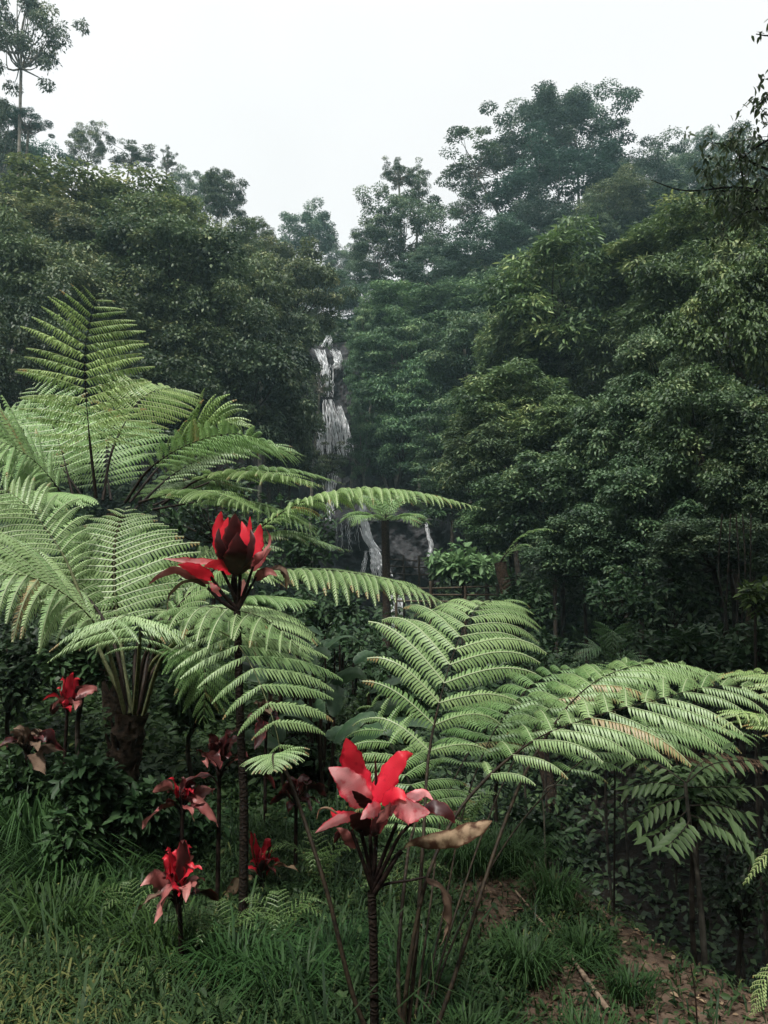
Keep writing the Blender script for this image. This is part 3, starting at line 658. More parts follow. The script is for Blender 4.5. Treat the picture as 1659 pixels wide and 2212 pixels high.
# -- A: tree fern at the back left
fa = fern_root(250, 1100, 6.2, 'tree_fern', 'tall tree fern at the left whose fronds stand upright against the dark slope', 'tree fern', 'tree ferns')
mbt = MB(); c0 = W(250, 1110, 6.2); gz = float(terrain(c0[0], 6.2)) - .2
tube(mbt, crom([(c0[0] + .1, 6.2, gz), (c0[0], 6.2, (gz + c0[2]) / 2), c0], 12), np.linspace(.11, .075, 12), 10); mbt.build('trunk', M['fern_trunk'], fa)
frond(PX([(208, 1075, 6.1), (192, 930, 6.0), (183, 780, 5.9), (195, 690, 5.8), (212, 632, 5.7)]), S(145, 6), fa, npin=19, K=26, start=.25, prof='wide', side=(1, 0, 0), fwd=9, droop=.2, col=(1.45, 1.4, 1.15), rr=.014, wl=.15, hang=.9)
frond(PX([(222, 1080, 6.1), (245, 965, 6.3), (305, 862, 6.6), (365, 838, 7.0), (436, 852, 7.3)]), S(120, 6.3), fa, npin=22, K=20, start=.3, fwd=18, droop=.25, col=YG, rr=.013, side=(.95, .3, -.15), hang=.85)
frond(PX([(270, 1085, 6.1), (330, 1005, 6.0), (430, 950, 5.9), (530, 938, 5.7), (655, 992, 5.5)]), S(130, 6), fa, npin=24, K=22, start=.22, fwd=28, droop=.35, col=FAR, rr=.013, side=(.15, .95, -.25), hang=.8)
frond(PX([(280, 1085, 6.2), (360, 990, 6.6), (450, 915, 7.0), (545, 918, 7.3)]), S(120, 6.5), fa, npin=22, K=18, start=.3, fwd=25, droop=.7, col=YG, rr=.012, side=(.2, 1, 0), hang=.9)
frond(PX([(350, 1090, 6.1), (430, 1035, 5.9), (520, 1018, 5.6), (610, 1025, 5.3), (700, 1050, 5.1)]), S(105, 5.7), fa, npin=24, K=20, start=.25, fwd=25, droop=.35, col=(.85, .88, .66), rr=.012)
frond(PX([(160, 1080, 6.1), (132, 970, 6.3), (98, 880, 6.5), (70, 830, 6.6)]), S(135, 6), fa, npin=20, K=20, start=.2, side=(1, .2, .2), fwd=10, droop=.2, col=FAR, rr=.012)
frond(PX([(150, 1090, 6.1), (90, 1010, 5.9), (20, 960, 5.6), (-90, 930, 5.3)]), S(150, 6), fa, npin=24, K=20, start=.15, fwd=20, droop=.3, col=FAR, rr=.012, side=(-.3, .7, .7))
frond(PX([(180, 1075, 6.4), (110, 980, 6.8), (40, 920, 7.1), (-70, 890, 7.4)]), S(135, 6.5), fa, npin=22, K=20, start=.15, fwd=20, droop=.3, col=FAR, rr=.012, side=(-.3, .6, .7))
frond(PX([(240, 1080, 6.4), (230, 1000, 6.9), (240, 930, 7.4), (270, 890, 7.9)]), S(150, 6.6), fa, npin=20, K=20, start=.15, side=(1, 0, 0), fwd=15, droop=.22, col=FAR, rr=.012)
frond(PX([(300, 1085, 6.0), (390, 1060, 5.7), (470, 1065, 5.3), (560, 1105, 5.0)]), S(110, 5.5), fa, npin=22, K=20, start=.15, fwd=25, droop=.35, col=(.8, .85, .66), rr=.012)
frond(PX([(330, 1092, 6.1), (430, 1050, 6.3), (540, 1010, 6.3), (640, 1015, 6.2), (745, 1045, 6.1)]), S(80, 5.7), fa, npin=22, K=16, start=.3, fwd=25, droop=.4, col=(.6, .7, .5), rr=.01)
frond(PX([(180, 1095, 6.0), (120, 1065, 5.5), (60, 1080, 5.1), (-20, 1130, 4.9)]), S(130, 5.5), fa, npin=22, K=20, start=.12, fwd=25, droop=.4, col=FAR, rr=.012)

frond(PX([(300, 1090, 6.2), (380, 1020, 6.7), (470, 975, 7.1), (580, 960, 7.4), (660, 985, 7.6)]), S(115, 6.6), fa, npin=24, K=18, start=.2, fwd=28, droop=.4, col=(.7, .8, .6), rr=.011, hang=.7)
frond(PX([(330, 1100, 6.1), (420, 1085, 6.0), (520, 1080, 5.8), (620, 1110, 5.6), (690, 1160, 5.5)]), S(110, 5.7), fa, npin=24, K=18, start=.2, fwd=28, droop=.45, col=(.75, .85, .65), rr=.011, hang=.7)
frond(PX([(290, 1100, 6.3), (350, 1050, 6.9), (440, 1040, 7.4), (560, 1060, 7.8)]), S(115, 6.6), fa, npin=22, K=18, start=.2, fwd=28, droop=.4, col=(.55, .65, .5), rr=.011, hang=.7)

# -- B: tree fern in the left foreground
fb = fern_root(235, 1800, 4.15, 'tree_fern', 'tree fern with a thick dark trunk arching over the left foreground', 'tree fern', 'tree ferns')
base = W(235, 1880, 4.15); crownp = W(285, 1540, 4.2); gz = float(terrain(base[0], 4.15)) - .1
mbt = MB(); P = crom([(base[0], 4.15, gz), (base[0] + .03, 4.17, (gz + crownp[2]) / 2), crownp], 26)
tube(mbt, P, np.linspace(.105, .085, 26) * (1 + .12 * np.sin(np.arange(26) * 2.1)), 12)
for kx in range(60):     # root mantle and old stipe stubs
    s = rng.random(); p = P[int(s * 25)]; a = rng.random() * 6.28; rr_ = .10 - .02 * s
    q0 = p + np.array([math.cos(a), math.sin(a), 0]) * rr_ * .85; q1 = q0 + np.array([math.cos(a) * .035, math.sin(a) * .035, rng.uniform(.05, .13)])
    tube(mbt, np.array([q0, (q0 + q1) / 2 + [0, 0, .01], q1]), [.014, .011, .006], 5)
mbt.build('trunk', M['fern_trunk'], fb)
CB = lambda x, y, d=4.2: (x, y, d)
fr = [
 # rachis, pinna px length, npin, K, kwargs
 ([(270, 1540, 4.2), (225, 1380, 4.1), (150, 1290, 3.9), (40, 1240, 3.6), (-120, 1260, 3.3)], 230, 16, 30, dict(start=.28, fwd=32, droop=.6, side=(-.25, .8, .3))),
 ([(275, 1540, 4.2), (250, 1400, 4.3), (190, 1290, 4.6), (90, 1220, 5.0), (-60, 1200, 5.3)], 210, 18, 26, dict(start=.3, fwd=30, droop=.5)),
 ([(285, 1540, 4.25), (262, 1400, 4.5), (247, 1260, 4.8), (250, 1160, 5.0), (272, 1095, 5.2)], 185, 22, 24, dict(start=.38, side=(1, 0, 0), fwd=8, droop=.3, col=(.92, .95, .85))),
 ([(280, 1540, 4.2), (210, 1390, 4.4), (150, 1225, 4.6), (95, 1135, 4.7), (40, 1075, 4.7), (-40, 1035, 4.7)], 120, 22, 22, dict(start=.5, side=(.4, .6, .5), fwd=25, droop=.5, rr=.013)),
 ([(300, 1540, 4.2), (330, 1420, 4.1), (370, 1350, 3.9), (430, 1310, 3.7), (560, 1330, 3.4), (650, 1400, 3.2)], 190, 14, 26, dict(start=.4, fwd=30, droop=.55)),
 ([(310, 1545, 4.2), (350, 1420, 4.0), (420, 1360, 3.75), (490, 1370, 3.45), (545, 1440, 3.2), (592, 1560, 3.0), (612, 1660, 2.95)], 250, 13, 30, dict(start=.40, fwd=-6, droop=.42, side=(1, .15, .0), wl=.17, tilt=.22, asym=.55)),
 ([(290, 1540, 4.15), (300, 1420, 3.9), (300, 1350, 3.6), (270, 1330, 3.3), (210, 1370, 3.1)], 180, 11, 26, dict(start=.4, fwd=10, droop=.5, side=(1, .1, 0), tilt=.2)),
 ([(300, 1540, 4.3), (350, 1380, 4.6), (430, 1280, 4.9), (560, 1235, 5.1), (700, 1230, 5.0), (850, 1255, 4.7), (965, 1305, 4.5)], 140, 28, 20, dict(start=.42, fwd=30, droop=.75, rr=.012)),
 ([(300, 1540, 4.3), (340, 1350, 4.7), (450, 1240, 5.0), (560, 1140, 5.1), (650, 1085, 5.0), (760, 1055, 4.9), (900, 1062, 4.7), (1050, 1100, 4.5)], 105, 42, 18, dict(start=.45, fwd=25, droop=.85, rr=.012, col=(1.1, 1.12, .95))),
 ([(300, 1540, 4.3), (360, 1350, 4.9), (470, 1220, 5.4), (600, 1150, 5.7), (760, 1190, 5.8)], 110, 24, 18, dict(start=.45, fwd=30, droop=.5, rr=.012, col=(.62, .72, .55))),
 ([(300, 1545, 4.25), (330, 1430, 4.1), (395, 1400, 3.9), (440, 1440, 3.7), (440, 1560, 3.6)], 110, 20, 20, dict(start=.45, fwd=30, droop=.5, side=(1, .2, 0), col=(.6, .75, .55))),
 ([(290, 1540, 4.3), (300, 1380, 4.8), (380, 1260, 5.3), (470, 1180, 5.6), (560, 1180, 5.7)], 130, 22, 18, dict(start=.4, fwd=25, droop=.4, col=(.85, .9, .75))),
 ([(290, 1545, 4.2), (330, 1450, 4.3), (420, 1350, 4.4), (540, 1290, 4.4), (680, 1300, 4.3)], 120, 22, 18, dict(start=.45, fwd=28, droop=.5, col=(.8, .9, .75))),
]
for ra, pl, np_, K, kw in fr + [([(300, 1540, 4.25), (338, 1400, 4.4), (400, 1290, 4.55), (490, 1235, 4.6), (610, 1240, 4.5)], 165, 18, 24, dict(start=.4, fwd=28, droop=.5)),
    ([(290, 1540, 4.2), (320, 1400, 4.15), (400, 1335, 4.0), (520, 1350, 3.85), (670, 1430, 3.7)], 150, 18, 22, dict(start=.4, fwd=28, droop=.55, col=(.85, .92, .8)))]:
    kw.setdefault('col', PALE); kw.setdefault('rr', .013); kw['rmat'] = 'rachis' if kw.get('side') else 'stipe'
    frond(PX(ra), S(pl, ra[len(ra) // 2][2]), fb, npin=np_, K=K, **kw)

# -- D: fern rooted at the viewer's feet
fd = fern_root(880, 2330, 2.45, 'fern', 'low fern at the right with long dark stalks rising beside the red plant', 'fern', 'tree ferns')
cr = W(880, 2330, 2.45)
mbt = MB(); tube(mbt, crom([(cr[0], cr[1], -.1), (cr[0], cr[1], .02), (cr[0], cr[1], .12)], 6), [.06, .07, .07, .065, .06, .03], 10); mbt.build('rootstock', M['fern_trunk'], fd)
fr = [
 ([(870, 2320, 2.45), (898, 2050, 2.55), (915, 1800, 2.75), (925, 1640, 2.95), (948, 1520, 3.05), (980, 1410, 3.2), (1012, 1340, 3.4), (1045, 1302, 3.65), (1090, 1296, 3.85)], 240, 15, 30, dict(start=.46, prof='flat', side=(1, .1, .0), fwd=30, droop=.62, col=PALE, wl=.15)),
 ([(862, 2320, 2.45), (885, 2080, 2.5), (928, 1880, 2.6), (1010, 1725, 2.75), (1150, 1600, 2.9), (1290, 1545, 3.05), (1420, 1510, 3.15), (1560, 1480, 3.2), (1740, 1500, 3.2)], 215, 17, 28, dict(start=.40, fwd=26, droop=.6, col=PALE, side=(.15, -.8, -.2), wl=.18)),
 ([(890, 2330, 2.45), (950, 2200, 2.5), (1010, 2020, 2.6), (1085, 1790, 2.8), (1150, 1640, 3.1), (1240, 1510, 3.4), (1330, 1450, 3.6), (1450, 1430, 3.8), (1600, 1470, 3.9)], 190, 15, 26, dict(start=.52, fwd=28, droop=.55, col=(.95, 1.0, .85), side=(.3, -.8, -.1), wl=.18)),
 ([(850, 2320, 2.42), (770, 2170, 2.45), (705, 1920, 2.55), (640, 1720, 2.7), (605, 1640, 2.75), (590, 1630, 2.65), (592, 1665, 2.55)], 78, 18, 18, dict(start=.86, side=(1, .05, .15), fwd=20, droop=.5, prof='lin')),
 ([(880, 2330, 2.45), (860, 2100, 2.6), (880, 1850, 2.9), (900, 1740, 3.2), (860, 1640, 3.5), (820, 1560, 3.6), (790, 1500, 3.6)], 160, 13, 24, dict(start=.5, side=(1, .1, 0), fwd=15, droop=.5, col=(.8, .9, .75))),
 ([(1900, 1750, 3.0), (1790, 1620, 2.9), (1690, 1560, 2.8), (1600, 1540, 2.7), (1570, 1580, 2.65)], 130, 18, 22, dict(start=.2, fwd=25, droop=.5, col=YG)),
]
fr.insert(0, ([(890, 2320, 2.5), (960, 2050, 2.8), (1050, 1780, 3.2), (1130, 1610, 3.6), (1230, 1490, 4.0), (1370, 1435, 4.3), (1560, 1460, 4.5)], 170, 18, 24, dict(start=.45, fwd=28, droop=.55, col=(.85, .92, .78), side=(.3, -.8, -.1), wl=.18)))
fr.insert(0, ([(880, 2320, 2.5), (930, 1950, 2.8), (960, 1740, 3.3), (1030, 1600, 3.9), (1120, 1520, 4.4), (1240, 1500, 4.8)], 170, 16, 22, dict(start=.5, fwd=25, droop=.5, col=(.6, .72, .58), side=(1, .1, 0), wl=.18)))
fr.insert(0, ([(890, 2320, 2.5), (985, 2020, 2.9), (1130, 1770, 3.5), (1290, 1620, 4.1), (1450, 1560, 4.5), (1650, 1590, 4.8)], 165, 18, 22, dict(start=.5, fwd=28, droop=.55, col=(.7, .8, .66), side=(.3, -.8, -.1), wl=.18)))
fr.insert(0, ([(885, 2320, 2.5), (960, 1960, 2.9), (1010, 1720, 3.5), (1080, 1560, 4.0), (1180, 1460, 4.5), (1310, 1430, 4.9)], 170, 16, 22, dict(start=.5, fwd=26, droop=.5, col=(.6, .72, .58), side=(.6, -.6, 0), wl=.18)))
for n_, (ra, pl, np_, K, kw) in enumerate(fr[:9]):
    kw.setdefault('col', PALE); kw['rr'] = .0085 if n_ > 3 else .005; kw['rmat'] = 'rachis_brown'
    frond(PX(ra), S(pl, ra[len(ra) // 2][2]), fd, npin=np_, K=K, **kw)
fe = fern_root(1950, 1900, 3.0, 'fern', 'fern reaching in from beyond the right edge over the brown leaves', 'fern', 'tree ferns')
ra, pl, np_, K, kw = fr[9]
frond(PX(ra), S(pl, 2.8), fe, npin=np_, K=K, rr=.009, stipe=[(fe.location.x, fe.location.y, fe.location.z), W(1930, 1850, 3.0), W(1900, 1750, 3.0)], **kw)
frond(PX([(1900, 1760, 3.0), (1800, 1560, 3.3), (1700, 1470, 3.6), (1600, 1450, 3.8), (1480, 1470, 4.0)]), S(110, 3.6), fe, npin=20, K=20, start=.2, fwd=25, droop=.5, col=YG, rr=.009)

# -- G: small umbrella tree fern in the valley, and two distant fronds
fg = fern_root(832, 1230, 22, 'tree_fern', 'small umbrella-shaped tree fern in front of the lower waterfall', 'tree fern', 'tree ferns')
t0 = W(832, 1125, 22); mbt = MB(); tube(mbt, crom([(t0[0], 22, float(fg.location.z)), (t0[0] + .05, 22, (fg.location.z + t0[2]) / 2), t0], 10), np.linspace(.15, .12, 10), 8); mbt.build('trunk', M['fern_trunk'], fg)
for dx, dy, dd in ((-100, -8, 0), (-85, -38, 1.0), (98, -5, 0), (82, -38, .8), (-40, -45, 1.6), (45, -45, 1.5), (-70, -2, -1.2), (70, 0, -1.2), (10, -30, -1.5)):
    frond(PX([(832, 1125, 22), (832 + dx * .35, 1125 + dy - 8, 22 + dd * .4), (832 + dx * .7, 1125 + dy - 8, 22 + dd * .8), (832 + dx * 1.03, 1125 + dy + 14, 22 + dd)]), S(46, 22), fg, npin=20, K=10, start=.06, fwd=30, droop=.3, rr=.03, col=(.62, .74, .52), hang=.4)
fh = fern_root(1200, 1330, 14, 'tree_fern', 'dark tree fern in the black hollow with one arching frond catching light', 'tree fern', 'tree ferns')
t0 = W(1080, 1215, 14); mbt = MB(); tube(mbt, crom([(fh.location.x, 14, fh.location.z), (t0[0], 14, t0[2])], 8), .12, 8); mbt.build('trunk', M['fern_trunk'], fh)
frond(PX([(1080, 1215, 14), (1115, 1165, 14), (1165, 1142, 13.8), (1215, 1150, 13.5)]), S(30, 14), fh, npin=18, K=8, start=.1, fwd=30, droop=.5, rr=.02, col=(.6, .7, .5))
frond(PX([(1080, 1215, 14), (1100, 1190, 13.8), (1130, 1175, 13.6), (1160, 1185, 13.5)]), S(26, 14), fh, npin=16, K=8, start=.1, fwd=30, droop=.5, rr=.02, col=(.5, .6, .45))
fi_ = fern_root(1310, 1420, 9, 'fern', 'small dark fern frond glowing faintly in the black hollow', 'fern', 'tree ferns')
t0 = W(1330, 1450, 9.0)
for dx, dy in ((-85, -60), (-10, -95), (50, -40)):
    frond(PX([(1330, 1460, 9), (1330 + dx * .4, 1460 + dy, 9), (1330 + dx, 1460 + dy * .6, 8.8)]), S(55, 9), fi_, npin=16, K=12, start=.1, fwd=30, droop=.4, rr=.01, col=(.3, .42, .33), stipe=[(fi_.location.x, 9, fi_.location.z), t0])

# -- small ground ferns
def small_fern(px, py, Yd, hpx, label, col=(.36, .46, .28), n=5):
    hpx *= .62
    p = W(px, py, Yd); z = float(terrain(p[0], Yd)); r = empty('ground_fern', (p[0], Yd, z), label, 'fern', 'small ferns on the ground')
    h = S(hpx, Yd)
    for i in range(n):
        a = i * 6.283 / n + rng.random(); b0 = np.array([p[0], Yd, z]); d = np.array([math.cos(a), math.sin(a) * .8, 0])
        frond([b0, b0 + d * h * .25 + [0, 0, h * .6], b0 + d * h * .6 + [0, 0, h * .85], b0 + d * h * .95 + [0, 0, h * .7]], h * .26, r, npin=15, K=6, start=.15, fwd=18, droop=.2, rr=.003, col=col)
for a in ((295, 2010, 3.35, 170, 'bright small fern left of the lowest red plant'), (470, 2120, 3.1, 190, 'light green small fern under the dark stem of the tall red plant'),
          (600, 2100, 3.2, 190, 'small fern with upright fronds right of the tall stem'), (345, 2190, 2.9, 110, 'tiny fern among the grass at the lower left'),
          (690, 1960, 3.7, 200, 'shaded small fern left of the front red plant'), (860, 1990, 3.5, 190, 'small fern directly behind the front red stem'),
          (820, 1770, 5.0, 220, 'mid green fern clump behind the front red flower-like leaves'), (1010, 1830, 4.7, 150, 'fern clump on the rim of the mound behind the dark stalks')):
    small_fern(*a)

# ------------------------------------------------------------------ cordylines
def blade(mb, pts, width, roll=0., fold=.15, wave=.1, prof='ti', nseg=26, curl=0., face=None):
    P = crom(pts, nseg + 1); T_ = frames(P); s = np.linspace(0, 1, nseg + 1)
    if prof == 'ti': wd = np.sin(np.pi * np.clip(s, 0, 1) ** .85) ** .6
    else: wd = np.sin(np.pi * s ** .65) ** .9
    if prof == 'tip': wd = np.sin(np.pi * s ** 1.6) ** .7
    if prof == 'ti': wd = wd * (1 - .38 * s ** 2.5)
    wd = np.maximum(wd, .04) * width / 2
    view = nrm(P - np.array([0, 0, CAMZ])) if face is None else np.tile(nrm(np.asarray(face, float)), (nseg + 1, 1))
    Sd = nrm(np.cross(T_, view)); Nv = nrm(np.cross(Sd, T_))
    ang = roll + curl * s
    S2 = Sd * np.cos(ang)[:, None] + Nv * np.sin(ang)[:, None]; N2 = nrm(np.cross(S2, T_))
    us = np.array([-1, -.75, -.5, -.25, 0, .25, .5, .75, 1]); V = []
    ph = rng.random() * 6; f1 = rng.uniform(8, 13); f2 = rng.uniform(19, 31)
    for u in us:
        q_ = 2.0 if u < 0 else 0.0
        ed = 1 + .07 * np.sin(s * f2 + ph * 2 + q_) + .05 * np.sin(s * 47 + q_ + ph)
        rip = wave * wd * (abs(u) ** 1.8) * (np.sin(s * f1 + ph + q_) + .45 * np.sin(s * f2 + ph + 3 * q_))
        off = S2 * (wd * u * ed)[:, None] + N2 * (wd * (abs(u) ** 1.2) * fold + rip + wd * .035 * math.cos(u * 12.6))[:, None]
        V.append(P + off)
    V = np.stack(V, 1); k = len(us); n = nseg + 1
    i, j = np.meshgrid(np.arange(n - 1), np.arange(k - 1), indexing='ij')
    q = np.stack([i * k + j, i * k + j + 1, (i + 1) * k + j + 1, (i + 1) * k + j], -1).reshape(-1, 4)
    c = np.stack([np.full(n * k, rng.random()), np.repeat(s, k), np.tile(np.abs(us), n), np.ones(n * k)], 1)
    mb.add(V.reshape(-1, 3), q, c)

def cordy_big(root, leafdefs, petioles, junction, tf, Yd):
    jx, jy = tf(*junction)
    for L_ in leafdefs:
        pts, wpx, mat, dy, kw = L_
        P = [W(*tf(p[0], p[1]), Yd + (p[2] if len(p) > 2 else 0) + dy) for p in pts]
        mb = MB(); sc_ = tf(1, 0)[0] - tf(0, 0)[0]
        blade(mb, P, S(wpx * sc_, Yd), **kw); mb.build('leaf' if mat not in ('dead', 'dry') else 'dead_leaf', M[mat], root)
    for pts, r0, r1 in petioles:
        P = crom([W(*tf(p[0], p[1]), Yd + (p[2] if len(p) > 2 else 0)) for p in pts], 10)
        mb = MB(); tube(mb, P, np.linspace(r0, r1, 10), 7); mb.build('leaf_stalk', M['cane'], root)
def ringed_cane(root, pts, r0, r1, n=60):
    P = crom(pts, n); r = np.linspace(r0, r1, n) * (1 + .07 * (np.arange(n) % 3 == 0)); mb = MB(); tube(mb, P, r, 9); mb.build('stem', M['ring'] if n > 50 else M['cane'], root)

tf1 = lambda x, y: (656.6 + x * .2604, 1572.5 + y * .2604)
Y1 = 2.5
b1 = W(810, 2245, Y1); r1_ = empty('cordyline', (b1[0], Y1, float(terrain(b1[0], Y1))), 'red and pink leaved cordyline nearest the viewer at lower centre', 'plant', 'red-leaved cordyline plants')
ringed_cane(r1_, [(b1[0], Y1, r1_.location.z - .05), W(807, 2050, Y1), W(803, 1925, Y1)], .0145, .014, 90)
cordy_big(r1_, [
 ([(560, 645, .0), (470, 470, .03), (400, 270, .03), (350, 85, -.03)], 235, 'red', .02, dict(roll=-.25, fold=.12, wave=.14)),
 ([(560, 650, -.02), (640, 500, -.01), (740, 330, .0), (830, 230, .0), (905, 215, .04)], 185, 'red', .0, dict(roll=.25, fold=.2, wave=.12)),
 ([(530, 660, .0), (430, 520, -.04), (320, 400, -.07), (205, 330, -.08)], 235, 'pink', -.01, dict(roll=-.1, fold=.1, wave=.2)),
 ([(560, 680, .0), (480, 600, -.05), (400, 520, -.07)], 110, 'maroon', -.03, dict(roll=.5)),
 ([(590, 600), (597, 420), (590, 215)], 26, 'maroon', .0, dict(fold=.5, wave=0)),
 ([(650, 640, -.03), (720, 560, -.06), (790, 545, -.08), (870, 610, -.1)], 125, 'red', 0, dict(roll=.4, fold=.1)),
 ([(830, 610, .0), (920, 560, .05), (1000, 535, .08), (1075, 600, .08)], 110, 'pink', .02, dict(roll=.5)),
 ([(740, 690, -.02), (840, 680, -.06), (940, 690, -.09), (1045, 700, -.1)], 215, 'pink', -.03, dict(roll=-.35, fold=-.15, wave=.14)),
 ([(1000, 660, -.03), (1090, 650, -.05), (1190, 700, -.06), (1255, 790, -.06)], 125, 'maroon', 0, dict(roll=.4)),
 ([(640, 650, .0), (580, 680, -.06), (520, 710, -.1), (470, 760, -.12)], 130, 'pink', -.03, dict(roll=.3)),
 ([(760, 660, .0), (700, 700, -.06), (640, 760, -.08), (600, 790, -.08)], 120, 'dusty', -.03, dict(roll=.6)),
 ([(470, 740, .0), (360, 740, -.03), (230, 790, -.05), (95, 870, -.05)], 100, 'pink', .0, dict(roll=.5)),
 ([(420, 760, .0), (350, 740, .0), (260, 720, .02), (220, 660, .03)], 90, 'red', .03, dict(roll=.3)),
 ([(520, 900, .0), (490, 820, -.02), (440, 760, -.05), (380, 730, -.08)], 170, 'maroon', -.02, dict(roll=.2, wave=.2)),
 ([(430, 1000, .0), (380, 930, -.03), (320, 860, -.04), (270, 830, -.04)], 110, 'dusty', .02, dict(roll=.3)),
 ([(560, 900, -.03), (590, 830, -.05), (650, 740, -.06), (770, 640, -.07)], 120, 'maroon', -.01, dict(roll=.3, wave=.2)),
 ([(790, 1030, .0), (900, 950, -.03), (1100, 930, -.06), (1350, 870, -.1), (1560, 770, -.1)], 150, 'dry', -.01, dict(roll=.5, fold=.35, wave=.3, curl=-.5, prof='tip')),
 ([(1005, 1240, .0), (1130, 1290, .0), (1210, 1430, .0), (1230, 1600, .0), (1170, 1750, 0), (1110, 1830, 0)], 140, 'dead', 0, dict(roll=.8, fold=.5, wave=.4, curl=1.0)),
 ([(300, 730), (200, 665), (130, 680), (105, 760)], 22, 'dry', 0, dict(fold=.6)),
 ([(330, 860), (290, 880), (250, 960)], 60, 'maroon', 0, dict(roll=.5)),
], [
 ([(568, 1340), (480, 1080, -.02), (395, 850, -.03)], .008, .006), ([(570, 1300), (520, 1050, -.02), (470, 850, -.04)], .008, .006),
 ([(570, 1280), (555, 1000), (545, 740)], .008, .006), ([(575, 1280), (595, 1000, -.02), (600, 720, -.02)], .0085, .006),
 ([(575, 1290), (660, 1060, -.02), (770, 790, -.03)], .008, .006), ([(580, 1320), (700, 1080, -.03), (790, 900, -.04), (900, 780, -.05)], .008, .005),
 ([(585, 1370), (690, 1200, -.02), (760, 1080, -.02), (810, 1020, -.01)], .010, .008), ([(590, 1340, 0), (700, 1290, -.01), (850, 1270, 0), (1010, 1238, 0)], .005, .0035),
], (570, 1340), tf1, Y1)
tf2 = lambda x, y: (319.7 + x * .2083, 1080 + y * .2083)
Y2 = 3.35
b2 = W(525, 1990, Y2); r2_ = empty('cordyline', (b2[0], Y2, float(terrain(b2[0], Y2))), 'tallest cordyline with a dark cup of crimson leaves on a long black stem', 'plant', 'red-leaved cordyline plants')
ringed_cane(r2_, [(b2[0], Y2, r2_.location.z - .05), W(527, 1750, Y2), W(519, 1560, Y2), W(512, 1320, Y2)], .021, .0165, 90)
cordy_big(r2_, [
 ([(920, 790, .0), (930, 600, -.08), (925, 460, -.10), (930, 335, -.10)], 300, 'maroon', -.02, dict(fold=.2, wave=.05, prof='w')),
 ([(905, 700, .0), (880, 450, -.04), (895, 270, -.05), (905, 140, -.05)], 240, 'maroon', .0, dict(fold=.2, wave=.08)),
 ([(870, 720, .0), (790, 480, .02), (740, 290, .03), (760, 120, .03)], 215, 'red', .03, dict(roll=-.3, wave=.15)),
 ([(890, 700, .0), (820, 480, .0), (790, 320, .0), (830, 180, .0)], 170, 'red', .015, dict(roll=.3, wave=.1)),
 ([(870, 720, .0), (790, 580, -.06), (735, 430, -.08), (735, 290, -.06)], 130, 'maroon', -.02, dict(roll=-.4)),
 ([(960, 700, .0), (1010, 500, -.07), (1000, 350, -.07), (970, 220, -.05)], 150, 'red', -.02, dict(roll=.2, wave=.1)),
 ([(950, 720, .0), (1040, 560, -.07), (1080, 420, -.08), (1060, 300, -.06)], 110, 'maroon', -.03, dict(roll=.5)),
 ([(980, 720, .0), (1090, 520, .03), (1140, 370, .05), (1165, 250, .05)], 190, 'red', .03, dict(roll=.1, wave=.15)),
 ([(980, 640, .0), (1040, 400, .06), (1060, 170, .06)], 90, 'red', .05, dict(roll=.2)),
 ([(1050, 720, .0), (1130, 600, -.03), (1210, 520, -.04), (1265, 420, -.04), (1215, 280, -.04)], 110, 'dusty', .0, dict(roll=.4, curl=1.2, wave=.25)),
 ([(1080, 740, .0), (1150, 640, -.03), (1210, 560, -.04), (1280, 500, -.04)], 100, 'pink', .01, dict(roll=-.2)),
 ([(850, 690, .0), (650, 650, -.03), (450, 640, -.05), (160, 610, -.06)], 110, 'pink', .02, dict(roll=.8, wave=.15)),
 ([(840, 780, .0), (800, 700, -.05), (700, 670, -.08), (580, 690, -.10)], 140, 'red', -.01, dict(roll=.3)),
 ([(680, 830, .0), (560, 760, -.04), (430, 700, -.06), (310, 670, -.07)], 150, 'red', -.03, dict(roll=.35, wave=.12)),
 ([(640, 870, .0), (450, 800, -.04), (280, 730, -.06), (120, 790, -.08), (0, 880, -.08)], 95, 'dusty', -.02, dict(roll=.4)),
 ([(610, 900, .0), (460, 840, -.03), (330, 880, -.05), (230, 990, -.06), (195, 1170, -.06)], 75, 'dead', -.03, dict(roll=.5, curl=1.2, wave=.3)),
 ([(760, 1000, .0), (700, 930, -.03), (640, 850, -.04)], 90, 'pink', -.01, dict(roll=.2)),
 ([(1110, 830, .0), (1190, 760, -.04), (1270, 745, -.05), (1340, 790, -.05)], 110, 'dusty', -.01, dict(roll=.1, fold=-.2)),
 ([(1180, 740, .0), (1330, 700, -.02), (1430, 740, -.03), (1475, 880, -.03)], 60, 'dead', .01, dict(roll=.5, wave=.4)),
 ([(1380, 720), (1430, 800), (1440, 930)], 60, 'dry', 0, dict(roll=.5, wave=.5)),
 ([(950, 1000, .02), (985, 900, .04), (990, 820, .05)], 90, 'pink', .05, dict()),
], [
 ([(925, 1150), (760, 1050, -.02), (620, 910, -.04)], .011, .007), ([(920, 1120), (780, 980, -.02), (640, 780, -.04)], .010, .006),
 ([(922, 1080), (850, 900, -.03), (760, 720, -.04)], .010, .006), ([(925, 1100), (905, 900), (905, 740)], .011, .009),
 ([(930, 1080), (950, 900, -.02), (955, 740, -.02)], .010, .008), ([(935, 1120), (1020, 900, -.02), (1090, 690, -.02)], .009, .006),
 ([(935, 1140), (1040, 950, -.02), (1120, 800, -.03)], .008, .005), ([(928, 1120), (875, 950), (885, 760)], .009, .007),
], (925, 1150), tf2, Y2)

